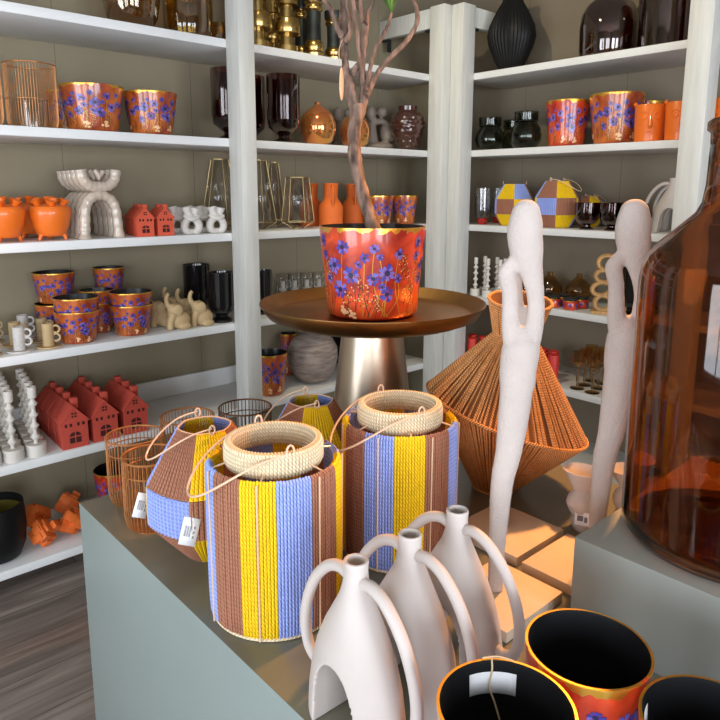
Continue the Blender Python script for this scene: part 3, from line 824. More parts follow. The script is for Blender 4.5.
# ------------------------------------------------------------------ white handled vases
def white_vase_meshes():
    Hv = .262
    b = MB()
    prof = [(.056, 0), (.058, .02), (.059, .05), (.056, .09), (.049, .13), (.036, .17), (.024, .20), (.0185, .222), (.0165, .245), (.0175, Hv), (.001, Hv)]
    # wide along y, slim along x
    st = len(b.v); vs = []; fs = []; n = 40
    wy = [.094, .092, .088, .081, .070, .055, .036, .0245, .0185, .0165, .0178]
    wx = [.047, .048, .049, .047, .043, .036, .028, .0225, .0185, .0165, .0178]
    zz = [0, .02, .05, .09, .125, .158, .190, .210, .228, .246, Hv]
    for z, a_, c_ in zip(zz, wx, wy):
        for i in range(n):
            an = 2*pi*i/n; vs.append((a_*cos(an), c_*sin(an), z))
    for j in range(len(zz)-1):
        for i in range(n): fs.append([j*n+i, j*n+(i+1) % n, (j+1)*n+(i+1) % n, (j+1)*n+i])
    fs.append(list(range(n))[::-1]); fs.append([(len(zz)-1)*n+i for i in range(n)])
    b.add(vs, fs)
    # arch between the legs, and the hollow of the neck
    c = MB(); P = []
    for i in range(25):
        an = pi*i/24; P.append((cos(an)*.042, .052+sin(an)*.066))
    P = [(.052, -.02)]+P+[(-.052, -.02)]
    k = len(P); vs = [(x_, y, z) for x_ in (-.1, .1) for (y, z) in P]
    fs = [list(range(k)), [k+i for i in range(k)][::-1]]+[[i, k+i, k+(i+1) % k, (i+1) % k][::-1] for i in range(k)]
    c.add(vs, fs); c1 = c.build('cut', white_cer)
    c = MB(); c.lathe([(.0125, .17), (.0125, Hv+.02)], 24); c2 = c.build('cut', white_cer)
    for q in (c1, c2):
        bm = bmesh.new(); bm.from_mesh(q.data); bmesh.ops.recalc_face_normals(bm, faces=bm.faces); bm.to_mesh(q.data); bm.free()
    body = remeshed(b, 'body', [white_cer], .0022, 5, (c1, c2)); zmin(body)
    hs = []
    for s in (1, -1):
        h = MB()
        pts = [(0, s*.014, .232), (0, s*.034, .236), (0, s*.062, .224), (0, s*.092, .192), (0, s*.113, .148), (0, s*.120, .105), (0, s*.112, .072), (0, s*.094, .060), (0, s*.076, .066)]
        h.tube(sm(pts, 5), [.0085]*41, 14)
        hs.append(h.mesh('handle', [white_cer]))
    return body, hs
WB, WH = white_vase_meshes()
def white_vase(mt=None):
    def f():
        t = empty('handled_vase'); obj_from(WB, 'body', t)
        for h in WH: obj_from(h, 'handle', t)
        return t
    return f
for i, (x, y, lab) in enumerate(((.545, .612, 'white two-handled arched vase nearest the plinth edge, front of the row of three'),
                                 (.650, .612, 'middle white two-handled arched vase in the row of three'),
                                 (.758, .614, 'rear white two-handled arched vase, beside the stone base of the figure'))):
    spawn('wv', white_vase(), (x, y, PZ), radians((-2, 1, 2)[i]), (1, 1, 1), lab, 'vase', 'white handled vases on the plinth')

# ------------------------------------------------------------------ white figure sculptures on square bases
def statue_mesh():
    ch = [[(526, 214, 14.2), (525.5, 224, 16.2), (525, 237, 16.6), (527, 252, 15.6), (530, 266, 12.3), (533.5, 282, 9.5), (536, 300, 8.2), (535.5, 318, 8.5), (533, 335, 8.8), (528, 350, 9.5), (523, 368, 8)],
          [(519, 250, 4.5), (514, 261, 6.5), (507.5, 271, 8), (507, 278, 8), (509.5, 291, 7.6), (510, 306, 7.8), (510.5, 322, 8.5), (512, 338, 9.2), (515, 352, 9), (518, 370, 8)],
          [(524, 222, 12), (521, 240, 9), (517, 258, 5)],
          [(521.5, 338, 12), (521.5, 345, 17.2), (520, 356, 18), (518, 370, 17.2), (517.5, 383, 16.8), (516.5, 388, 15.6), (515.5, 400, 15.2), (513.7, 415, 14.6), (511.5, 432, 13.7), (508, 455, 12.3), (502.5, 480, 10.9), (499, 515, 9.3), (496.5, 555, 7.7), (495, 590, 7.2), (494.5, 602, 7.2)]]
    b = MB(); r = Vector((RV[0], RV[1], 0)).normalized()
    foot = Vector((.940, .662, PZ+.02)); nrm = Vector((F[0], F[1], 0)).normalized(); eye = Vector((0, 0, EYE))
    for c in ch:
        S_ = sm(c, 5); P = []; Rr = []
        for (x, y, q) in S_:
            dv = Vector(ray(x, y)); k_ = (foot-eye).dot(nrm)/dv.dot(nrm); w_ = eye+dv*k_-foot
            P.append(Vector((w_.dot(r), 0, w_.z))); Rr.append(q*k_*1.08)
        st = len(b.v); b.tube(P, Rr, 16)
        for i in (0, -1): b.ball(P[i], Rr[i]*.98, n=16)
    for i in range(len(b.v)):
        x, y, z = b.v[i]; b.v[i] = (x, y*.62, max(z, 0))
    me = remeshed(b, 'figure', [statue_m], .003, 7); zmin(me); return me
SM = statue_mesh()
def statue():
    t = empty('figure_sculpture'); o = obj_from(SM, 'figure', t); o.location = (0, 0, .0199)
    b = MB(); b.box(-.0825, .0825, -.0825, .0825, 0, .0205, bev=.0012); o2 = b.build('base', tile_m, t)
    return t
def put_statue(foot, ctr, lab, sc=1, h=1, bs=(1, 1)):
    t = statue() if 'st' not in PROTO else copy_tree(PROTO['st'])
    PROTO.setdefault('st', t)
    t.location = (ctr[0], ctr[1], PZ); t.rotation_euler = (0, 0, 0)
    for c in t.children:
        if c.name.startswith('figure'):
            c.location = (foot[0]-ctr[0], foot[1]-ctr[1], .0199); c.rotation_euler = (0, 0, RIGHT); c.scale = (sc, sc, h)
        else: c.scale = (bs[0], bs[1], 1)
    tag(t, lab, 'sculpture', 'white figure sculptures on stone bases')
put_statue((.940, .662), (.940, .655), 'slender white figure sculpture in front of the hourglass rope vase, nearest one', 1, 1, (1.05, .93))
put_statue((1.155, .80), (1.148, .790), 'white figure sculpture hidden directly behind the nearest figure, its elbow showing', .97, .985, (1.05, 1.05))
put_statue((1.171, .590), (1.14, .612), 'slender white figure sculpture touching the left outline of the big amber bottle', 1.1, 1.0, (1.03, .92))

# twisted torso vases behind the riser
def knot_mesh(name, m, vox=.0022):
    b = MB()
    def ch(pts, n=12): 
        S_ = sm(pts, 5); b.tube([q[:3] for q in S_], [q[3]*1.3 for q in S_], n); b.ball(S_[0][:3], S_[0][3]*1.26, n=n)
    ch([(-.016, 0, .006, .012), (-.030, 0, .022, .013), (-.031, 0, .042, .013), (-.018, .002, .060, .012), (.004, .004, .074, .011), (.016, .002, .092, .0125), (.020, 0, .112, .0165)])
    ch([(.016, 0, .006, .012), (.030, 0, .022, .013), (.031, 0, .042, .013), (.018, -.004, .060, .012), (-.004, -.006, .074, .011), (-.016, -.002, .092, .0125), (-.022, 0, .116, .0165)])
    ch([(-.014, -.001, .010, .010), (.014, .001, .010, .010)])
    ch([(-.030, -.006, .078, .007), (-.012, -.017, .066, .0075), (.010, -.018, .066, .007), (.030, -.010, .076, .006)])
    b.v = [(x, y, max(z, 0)) for x, y, z in b.v]
    me = remeshed(b, name, [m], vox, 3); zmin(me); return me
KM = knot_mesh('knot', knot_m)
def knot_vase():
    return obj_from(KM, 'knot_vase')
KM2 = KM.copy(); KM2.materials.clear(); KM2.materials.append(white_cer)
def twist_vase():
    t = empty('torso_vase')
    prof = [(.018, 0), (.020, .004), (.021, .014), (.017, .022), (.025, .034), (.029, .046), (.024, .058), (.016, .066), (.019, .074), (.026, .086), (.034, .100), (.033, .101), (.022, .086), (.012, .074), (.002, .070)]
    b = MB(); b.lathe([(r, z*1.1) for r, z in prof], 36, fn=lambda r, z, a: r*(1+.13*sin(2*a+z*38)))
    b.build('body', white_cer, t)
    b = MB(); st = len(b.v); a = CAMDIR(1.28, .70)
    b.box(-.012, .012, -.0005, .0005, -.012, .012, 0); b.box(-.008, .002, -.0010, -.0006, -.004, .006, 1); b.box(.004, .009, -.0010, -.0006, -.006, .004, 1)
    b.xform(Matrix.Translation((.0265*cos(a), .0265*sin(a), .030)) @ Matrix.Rotation(a+pi/2, 4, 'Z'), st)
    b.build('price_sticker', [paper_m, ink_m], t)
    return t
spawn('tw', twist_vase, (1.305, .700, PZ), 0, 1.25, 'small pinkish white twisted vase with a price sticker, behind the riser block', 'vase', 'twisted white vases')
spawn('tw2', lambda: copy_tree(PROTO['tw']), (1.40, .645, PZ), .8, 1.2, 'small white twisted vase behind the second figure, mostly hidden', 'vase', 'twisted white vases')

# ------------------------------------------------------------------ big amber bottle
BX = (1.165, .352)
o_ = [(.002, 0), (.150, 0), (.166, .004), (.175, .018), (.1765, .04), (.1765, .435), (.174, .458), (.166, .478), (.152, .496), (.116, .530), (.100, .546), (.092, .562), (.0885, .59), (.0875, .650), (.0885, .670), (.094, .674), (.094, .686), (.089, .690)]
i_ = [(.085, .686), (.0835, .59), (.087, .564), (.095, .549), (.111, .532), (.147, .498), (.160, .478), (.169, .458), (.1715, .435), (.1715, .04), (.168, .022), (.155, .012), (.002, .010)]
b = MB(); b.lathe(o_+i_, 96)
t = b.build('glass_bottle', amber_g, loc=(*BX, RZ+.0003), sharp=80)
tag(t, 'huge amber glass bottle with wide neck, standing on the grey riser block', 'bottle')

# ------------------------------------------------------------------ foreground pots
def fg_pot(key, ctr, label, rz, parts):
    o = spawn(key, None, (*ctr, PZ), rz, 1, label, 'plant pot', 'orange flower pots in the foreground')
    return o
PROTO['fp'] = None; del PROTO['fp']
def fpb():
    t = empty('plant_pot'); o = pot_builder(orange_pot, .19, .0765, .060, FRONT2, 21, 64, 'shell')(); o.parent = t; return t
c1 = atz(506, 706, PZ+.19); c2 = atz(588, 646, PZ+.19); c3 = atz(716, 726, PZ+.19)
fgz = {}
for i, (c, lab) in enumerate(((c1, 'orange floral pot with black inside, nearest one, paper label and twine inside'),
                              (c2, 'orange floral pot with black inside, standing against the grey riser block'),
                              (c3, 'orange floral pot with black inside, cut by the lower right corner'))):
    fgz[i] = spawn('fp', fpb, (*c, PZ), 1.3*i+.4, 1, lab, 'plant pot', 'orange flower pots in the foreground')
def sticker(parent, ang, r, z, w, h, rz):
    b = MB(); st = len(b.v); n = 6
    vs = []; 
    for i in range(n+1):
        a = ang-rz+(i/n-.5)*w/r
        for zz in (z-h/2, z+h/2):
            rr = r+(zz-z)*.05
            vs.append((rr*cos(a), rr*sin(a), zz))
    fs = [[2*i, 2*i+2, 2*i+3, 2*i+1] for i in range(n)]
    b.add(vs, fs); o = b.build('price_sticker', paper_m, parent)
    s = o.modifiers.new('t', 'SOLIDIFY'); s.thickness = .0005
    return o
sticker(fgz[0], YAW+.02, .0690, .163, .058, .028, .4)
sticker(fgz[2], YAW+1.0, .0690, .163, .02, .03, 3.0)
b = MB(); a = YAW+.02-.4
b.tube(sm([(.074*cos(a), .074*sin(a), .191), (.0695*cos(a), .0695*sin(a), .18), (.0655*cos(a+.05), .0655*sin(a+.05), .160), (.063*cos(a-.05), .063*sin(a-.05), .140), (.060*cos(a-.15), .060*sin(a-.15), .120)], 5), .0012, 6)
b.tube(sm([(.074*cos(a-.35), .074*sin(a-.35), .1915), (.076*cos(a-.1), .076*sin(a-.1), .1925), (.075*cos(a+.15), .075*sin(a+.15), .192)], 5), .0010, 6)
b.build('twine', string_m, fgz[0])

# ================================================================== things on the shelves
# ---- round, turned things
def L(name, prof, m, n=32, ms=None, mats=None, fn=None, sharp=42):
    def f():
        b = MB(); b.lathe(prof, n, 0, ms=ms, fn=fn); return b.build(name, mats or m, sharp=sharp)
    return f
def shell(outer, t):                                   # open vessel: outside up, inside down
    inner = [(max(.001, r-t), z) for r, z in reversed(outer)]
    inner = [(r, max(z, outer[0][1]+t)) for r, z in inner]
    return [(.001, outer[0][1])]+outer+inner+[(.001, outer[0][1]+t)]
urn = L('glass_vase', shell([(.05, 0), (.075, .01), (.10, .05), (.112, .12), (.105, .19), (.085, .24), (.08, .27)], .004), olive_g, 40)
jarg = L('glass_vase', shell([(.085, 0), (.098, .012), (.104, .05), (.105, .17), (.098, .21), (.088, .24)], .004), olive_g, 40)
urn_small = L('glass_vase', shell([(.03, 0), (.04, .01), (.042, .05), (.035, .08)], .003), olive_g)
brass_holder = L('candle_holder', [(.001, 0), (.040, 0), (.040, .022), (.024, .024), (.022, .06), (.048, .062), (.050, .066), (.050, .108), (.047, .112), (.022, .114), (.022, .155), (.040, .158), (.040, .195), (.018, .198), (.018, .24), (.026, .245), (.026, .26), (.001, .26)], gold_m)
castle = L('candle_holder', [(.001, 0), (.040, 0), (.042, .012), (.036, .02), (.041, .034), (.037, .05), (.031, .056), (.029, .10), (.030, .155), (.036, .16), (.038, .168), (.033, .178), (.040, .186), (.041, .20), (.041, .222), (.034, .223), (.034, .205), (.001, .205)], None, ms=[1]*6+[0]*2+[1]*4+[0]*9, mats=[darkbr, gold_m])
hurr = L('hurricane_glass', shell([(.045, 0), (.047, .008), (.022, .02), (.021, .03), (.034, .04), (.060, .062), (.066, .10), (.066, .27)], .003), purple_g, 36)
lus_ball = L('bud_vase', [(.001, 0), (.042, 0), (.062, .02), (.075, .055), (.077, .085), (.068, .118), (.045, .145), (.016, .16), (.012, .166), (.014, .174), (.009, .174), (.008, .16), (.001, .158)], luster_m, 40)
bk_ = [(.044, 0), (.048, .01), (.062, .05), (.078, .10), (.083, .135), (.076, .165), (.050, .19)]
bk_ = [(q[0], q[1]) for q in sm([(r, z, 0) for r, z in bk_], 7)]
def dimple(r, z, a): return r*(1+(.07*abs(sin(a*5+z*70))*abs(sin(z*125)) if .004 < z < .187 else 0))
bumpy = L('dimpled_vase', [(.001, 0)]+bk_+[(.046, .196), (.049, .215), (.045, .216), (.040, .196), (.001, .19)], brown_gl, 88, fn=dimple)
black_goblet = L('black_vase', shell([(.045, 0), (.046, .012), (.028, .024), (.028, .032), (.050, .05), (.056, .075), (.057, .22), (.058, .225)], .004), black_gl, 36)
stonep = [(.001, 0), (.060, .0), (.085, .012), (.120, .06), (.135, .12), (.130, .18), (.105, .225), (.06, .252), (.02, .258), (.001, .258)]
stone = L('stone_ball_vase', stonep, stone_m, 48, fn=lambda r, z, a: r*(1+.03*sin(2*a+z*8)))
shiny = L('black_vase', [(.001, 0), (.05, 0), (.09, .04), (.105, .12), (.10, .20), (.07, .255), (.045, .27), (.04, .27), (.001, .262)], black_gl, 40)
bowlpot = L('dark_bowl', shell([(.065, 0), (.085, .01), (.105, .06), (.112, .13), (.110, .20), (.106, .235)], .007), None, 44, ms=[0]*8+[1]*8, mats=[black_mat, olive_in])
blackvase = L('ribbed_vase', [(.001, 0), (.045, 0), (.050, .006), (.085, .07), (.118, .15), (.126, .19), (.118, .24), (.085, .31), (.055, .36), (.045, .40), (.048, .43), (.040, .43), (.001, .42)], black_mat, 120, fn=lambda r, z, a: r*(1+.02*sin(a*40)))
big_jar = L('amber_glass_jar', shell([(.10, 0), (.118, .008), (.125, .03), (.128, .12), (.122, .175), (.100, .215), (.06, .245), (.045, .26), (.045, .30)], .004), amber_shelf, 44)
big_cyl = L('amber_glass_jar', shell([(.10, 0), (.110, .008), (.112, .03), (.112, .30)], .004), amber_shelf, 44)
green_jar = L('glass_jar', shell([(.050, 0), (.060, .006), (.078, .03), (.083, .055), (.076, .085), (.060, .105), (.056, .112), (.062, .116), (.062, .150), (.064, .155)], .004), smoke_g, 36)
goblet_bowl = L('footed_glass_bowl', shell([(.040, 0), (.042, .006), (.022, .014), (.022, .02), (.050, .03), (.066, .048), (.070, .08), (.070, .125)], .003), purple_g, 36)
def hurr_clear():
    t = empty('hurricane_glass')
    b = MB(); b.lathe(shell([(.040, .036), (.052, .05), (.056, .075), (.056, .20)], .0025), 32); b.build('glass_cylinder', clear_g, t)
    b = MB(); b.lathe([(.001, 0), (.034, 0), (.036, .004), (.030, .010), (.038, .022), (.036, .034), (.001, .0358)], 28); b.build('red_foot', mat('ruby_glass', (.35, .01, .01), .08, coat=1), t)
    return t
honey = L('honey_glass_vase', shell([(.040, 0), (.055, .008), (.070, .04), (.072, .065), (.058, .10), (.030, .125), (.016, .135), (.015, .15), (.018, .155)], .003), gold_g, 36)
def bobbin(h, rb, hb, rs, nb, m, top=.016):
    prof = [(.001, 0), (rb*.97, 0), (rb, .003), (rb, hb-.003), (rb*.96, hb), (rs*.55, hb+.001)]
    n0 = hb+.004; n1 = h-.045; st = (n1-n0)/nb
    for i in range(nb):
        z = n0+i*st
        prof += [(rs*.42, z+st*.05), (rs*.5, z+st*.25), (rs, z+st*.48), (rs, z+st*.56), (rs*.5, z+st*.8), (rs*.42, z+st*.97)]
    prof += [(top, n1+.004), (top, h), (top*.7, h), (top*.7, h-.012), (.001, h-.012)]
    return L('candlestick', prof, m, 22)
stick = bobbin(.265, .036, .045, .0165, 4, bone_m, .0155)
stickB = bobbin(.25, .033, .045, .017, 4, bone_m, .013)
redcandle = L('pillar_candle', [(.001, 0), (.030, 0), (.031, .002), (.031, .148), (.029, .152), (.010, .147), (.001, .147)], candle_m, 24, fn=lambda r, z, a: r*(1+.02*cos(a*10)))
def wine():
    return L('goblet', [(.001, 0), (.036, 0), (.036, .003), (.006, .008), (.0045, .03), (.0085, .055), (.0045, .075), (.0045, .105), (.010, .112), (.028, .125), (.033, .15), (.031, .19), (.0295, .19), (.031, .15), (.026, .128), (.001, .118)], gold_g, 28)()
minijar = lambda: (lambda t: t)(mini())
def mini():
    t = empty('floral_tealight_jar')
    b = MB(); prof = [(.001, 0), (.032, 0), (.036, .004), (.0365, .044), (.034, .046), (.032, .046), (.001, .040)]; b.lathe(prof, 28)
    flowers(b, lambda z: .0365, .044, 5, [(-.5, .55, .2, 'f'), (.5, .45, .22, 'f'), (0, .3, .2, 's')], off=.0008); b.build('jar', POT_MATS(orange_pot), t, sharp=60)
    b = MB(); b.lathe([(.001, .0405), (.0315, .0465), (.034, .0465), (.035, .049), (.035, .056), (.030, .058), (.001, .058)], 28); b.build('lid', darkbr, t)
    return t

# ---- wire basket with glass, geometric lantern, jugs, tulip pots, arches
def geo_lantern(H, rb, rt, glass=True, n=6):
    def f():
        t = empty('geometric_lantern'); b = MB(); w = .0022
        rings = [(rb*.35, .0022), (rb, .035), (rt, H)]
        def pt(r, z, i): a = 2*pi*i/n; return Vector((r*cos(a), r*sin(a), z))
        for r, z in rings: b.tube([pt(r, z, i) for i in range(n)], w, 6, closed=True)
        for i in range(n): b.tube([pt(r, z, i) for r, z in rings[:2]], w, 6); b.tube([pt(r, z, i) for r, z in rings[1:]], w, 6)
        b.build('brass_frame', gwire_m, t)
        b = MB()
        for i in range(n):
            if i == 2: continue
            b.add([pt(rb*.985, .037, i), pt(rb*.985, .037, i+1), pt(rt*.985, H-.003, i+1), pt(rt*.985, H-.003, i)], [[0, 1, 2, 3]], smooth=False)
        g = b.build('glass_panes', clear_g, t); s = g.modifiers.new('t', 'SOLIDIFY'); s.thickness = .0015
        return t
    return f
def jug():
    t = empty('ceramic_jug'); b = MB()
    b.lathe([(.001, 0), (.056, 0), (.060, .004), (.061, .10), (.058, .108), (.036, .140), (.034, .150), (.036, .20), (.040, .215), (.036, .215), (.031, .20), (.030, .150), (.001, .13)], 40,
            fn=lambda r, z, a: r*(1+(.35*max(0, cos(a))**6 if z > .19 else 0)))
    b.build('body', orange_mt, t)
    b = MB(); b.tube(sm([(-.033, 0, .205), (-.055, 0, .203), (-.066, 0, .18), (-.064, 0, .14), (-.056, 0, .100)], 5), .006, 10); b.build('handle', orange_mt, t)
    return t
def tulip_vase():
    t = empty('tulip_vase'); b = MB()
    b.lathe([(.001, .014), (.040, .014), (.052, .022), (.066, .055), (.075, .095), (.076, .112), (.068, .126), (.045, .132), (.020, .136), (.001, .137)], 40)
    b.build('body', orange_cl, t)
    for i in range(5):
        a = 2*pi*i/5+.3 if i < 5 else 0; b = MB(); st = len(b.v)
        b.lathe([(.011, 0), (.012, .016), (.018, .026), (.0185, .028), (.015, .028), (.009, .018), (.001, .016)], 18)
        b.xform(Matrix.Translation((.044*cos(a), .044*sin(a), .126)) @ Matrix.Rotation(a, 4, 'Z') @ Matrix.Rotation(.45, 4, 'Y'), st); b.build('spout', orange_cl, t)
    b = MB(); b.lathe([(.013, .13), (.014, .150), (.020, .162), (.016, .163), (.010, .15), (.001, .15)], 18); b.build('spout', orange_cl, t)
    for i in range(3):
        a = 2*pi*i/3+.5; b = MB(); b.tube([(.044*cos(a), .044*sin(a), .026), (.052*cos(a), .052*sin(a), .008), (.054*cos(a), .054*sin(a), .0)], [.010, .007, .006], 10); b.v = [(x, y, max(z, 0)) for x, y, z in b.v]; b.build('foot', orange_cl, t)
    return t
def arch_vase():
    t = empty('arch_bowl_stand')
    b = MB(); rr = random.Random(4)
    P = sm([(-.068, 0, 0), (-.066, 0, .05), (-.060, 0, .115), (-.040, 0, .152), (0, 0, .165), (.040, 0, .152), (.060, 0, .115), (.066, 0, .05), (.068, 0, 0)], 6)
    k = len(P); R_ = [.019+.006*max(0, 1-min(i, k-1-i)/3)+.0014*sin(i*1.7) for i in range(k)]
    b.tube(P, R_, 16); b.v = [(x, y, max(z, 0)) for x, y, z in b.v]; o = b.build('arch', beige_gl, t)
    b = MB(); P = sm([(-.070, 0, .262), (-.062, 0, .225), (-.035, 0, .202), (0, 0, .198), (.035, 0, .202), (.062, 0, .225), (.070, 0, .262)], 6)
    b.tube(P, [.021+.0012*sin(i*1.9) for i in range(len(P))], 16)
    b.tube([(-.016, 0, .262), (.0, .0, .236), (.018, 0, .256)], [.010, .014, .010], 12)
    b.build('bowl', beige_gl, t)
    return t

# ---- clay houses
def house(w, d, hw, hr, m, name='clay_house'):
    def f():
        t = empty(name); b = MB()
        # walls and gable
        vs = [(-w/2, -d/2, 0), (w/2, -d/2, 0), (w/2, -d/2, hw), (0, -d/2, hr), (-w/2, -d/2, hw), (-w/2, d/2, 0), (w/2, d/2, 0), (w/2, d/2, hw), (0, d/2, hr), (-w/2, d/2, hw)]
        b.add(vs, [[0, 1, 2, 3, 4], [9, 8, 7, 6, 5], [0, 4, 9, 5], [1, 6, 7, 2], [0, 5, 6, 1], [4, 3, 8, 9], [3, 2, 7, 8]], smooth=False)
        b.build('walls', m, t)
        b = MB(); e = w*.06; th = w*.055
        sl = Vector((w/2, 0, hw-hr)).normalized()
        for s in (-1, 1):
            nx, nz = -sl.z*s, sl.x
            A0 = (0, hr+.0005); A1 = (s*(w/2+e*abs(sl.x)), hw-e*abs(sl.z)+.0005)
            q = [(A0[0], A0[1]), (A1[0], A1[1]), (A1[0]+nx*th, A1[1]+nz*th), (0, A0[1]+th/nz*1.0)]
            y0, y1 = -d/2-w*.03, d/2+w*.03
            vs = [(x, y0, z) for x, z in q]+[(x, y1, z) for x, z in q]
            b.add(vs, [[0, 1, 2, 3], [7, 6, 5, 4], [0, 4, 5, 1], [1, 5, 6, 2], [2, 6, 7, 3], [3, 7, 4, 0]], smooth=False)
        b.build('roof', m, t)
        b = MB(); cw = w*.13
        b.box(w*.05, w*.05+2*cw, d*.02, d*.02+2*cw, hr-w*.16, hr+w*.26, bev=w*.01); b.build('chimney', m, t)
        y = -d/2-.0006  # windows are flat faces on the wall, coloured like a shaded interior
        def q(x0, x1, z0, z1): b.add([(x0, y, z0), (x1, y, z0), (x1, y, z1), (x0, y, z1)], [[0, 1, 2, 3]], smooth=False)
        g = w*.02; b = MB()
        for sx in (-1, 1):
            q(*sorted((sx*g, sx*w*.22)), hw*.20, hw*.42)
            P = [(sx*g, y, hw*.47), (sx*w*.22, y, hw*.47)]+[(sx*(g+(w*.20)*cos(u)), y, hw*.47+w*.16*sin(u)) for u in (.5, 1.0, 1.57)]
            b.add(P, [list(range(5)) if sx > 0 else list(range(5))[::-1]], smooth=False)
        b.build('arched_window', opening_shade_m, t)
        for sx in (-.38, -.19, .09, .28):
            b = MB(); q(w*sx, w*(sx+.10), hw*.84, hw*.97); b.build('small_window', opening_shade_m, t)
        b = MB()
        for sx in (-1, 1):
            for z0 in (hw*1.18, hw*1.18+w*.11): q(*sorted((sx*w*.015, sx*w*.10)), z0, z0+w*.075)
        b.build('gable_window', opening_shade_m, t)
        return t
    return f
big_house = house(.104, .092, .104, .158, red_cl)
small_house = house(.068, .050, .072, .108, redor_cl)

# ---- animals, cups and odd shapes
def elephant():
    t = MB()
    def c(pts, n=14): S_ = sm(pts, 5); t.tube([q[:3] for q in S_], [q[3] for q in S_], n)
    t.ball((.016, 0, .038), 1, n=20, sc=(.042, .032, .038)); t.ball((-.002, 0, .060), 1, n=20, sc=(.034, .028, .036))
    t.ball((-.010, 0, .086), 1, n=20, sc=(.027, .023, .024))
    c([(-.016, 0, .090, .017), (-.032, 0, .104, .012), (-.038, 0, .124, .0095), (-.034, 0, .144, .0085), (-.026, 0, .152, .0075)])
    for s in (-1, 1):
        c([(-.012, s*.014, .070, .017), (-.024, s*.014, .04, .015), (-.028, s*.014, .012, .013), (-.029, s*.014, .003, .013)])
        t.ball((.030, s*.020, .015), 1, n=14, sc=(.028, .016, .015)); t.ball((.004, s*.022, .082), 1, n=16, sc=(.021, .008, .027))
    for i in range(len(t.v)): x, y, z = t.v[i]; t.v[i] = (x, y, max(0, z))
    me = remeshed(t, 'elephant', [sand_m], .0026, 3); zmin(me)
    return obj_from(me, 'elephant_figurine')
def ringcup(m):
    def f():
        t = empty('candle_cup_holder')
        b = MB(); b.lathe([(.001, 0), (.046, 0), (.050, .004), (.049, .008), (.040, .006), (.001, .006)], 30); b.build('saucer', m, t)
        b = MB(); b.lathe([(.001, .0062), (.021, .0062), (.022, .008), (.022, .098), (.020, .100), (.017, .099), (.016, .08), (.001, .078)], 28); b.build('cup', m, t)
        for z in (.040, .074):
            b = MB(); P = [(.030+.0145*cos(2*pi*i/20), 0, z+.0145*sin(2*pi*i/20)) for i in range(20)]; b.tube(P, .0045, 8, closed=True); b.build('ring_handle', m, t)
        return t
    return f
def puzzle():
    b = MB(); a, l = .020, .052
    for (sx, sy, sz, c) in ((l, a, a, (0, .012, .012)), (l, a, a, (0, -.024, -.0)), (a, l, a, (.020, 0, -.020)), (a, l, a, (-.026, 0, .018)), (a, a, l, (.0, .026, -.004)), (a, a, l, (.024, -.004, .022)), (a, a, l, (-.010, -.006, 0))):
        b.box(c[0]-sx, c[0]+sx, c[1]-sy, c[1]+sy, c[2]-sz, c[2]+sz, bev=.001)
    M_ = Matrix.Rotation(.62, 4, 'X') @ Matrix.Rotation(.55, 4, 'Y'); b.xform(M_)
    z = min(v[2] for v in b.v); b.xform(Matrix.Translation((0, 0, -z)))
    return b.build('knot_block', orange_mt)
def figure_clay():
    b = MB()
    def c(pts, n=14): S_ = sm(pts, 5); b.tube([q[:3] for q in S_], [q[3] for q in S_], n); b.ball(S_[0][:3], S_[0][3], n=n); b.ball(S_[-1][:3], S_[-1][3], n=n)
    b.ball((0, 0, .0235), 1, n=20, sc=(.075, .05, .024)); c([(-.03, 0, .03, .03), (-.035, 0, .08, .026), (-.035, 0, .12, .020), (-.028, 0, .15, .018)])
    b.ball((-.040, 0, .18), 1, n=18, sc=(.024, .024, .036)); b.ball((.014, 0, .185), .026, n=18)
    b.ball((.035, -.01, .088), 1, n=18, sc=(.034, .03, .050)); c([(-.02, 0, .14, .016), (.02, -.01, .14, .014), (.05, -.01, .11, .015), (.06, -.01, .06, .014)])
    me = remeshed(b, 'seated', [grey_st], .0035, 4); zmin(me); return obj_from(me, 'seated_figure')
def ring_sculpture():
    t = empty('ring_sculpture')
    b = MB(); b.box(-.050, .050, -.034, .034, 0, .016, bev=.002); b.build('base', wood_m, t)
    z = .016+.036
    for i, (rx, rz_, dx, tl_) in enumerate(((.034, .036, .0, .1), (.040, .030, -.010, .25), (.034, .028, -.004, -.1), (.040, .036, .010, -.2))):
        b = MB(); P = []
        for j in range(28):
            a = 2*pi*j/28; x, zz = rx*cos(a), rz_*sin(a); P.append((dx+x*cos(tl_)-zz*sin(tl_), 0, z+x*sin(tl_)+zz*cos(tl_)))
        b.tube(P, .0115, 10, closed=True, flat=1.6); b.build('wooden_ring', wood_m, t); z += rz_*1.0+[.030, .029, .034, 0][i]+.002
    return t
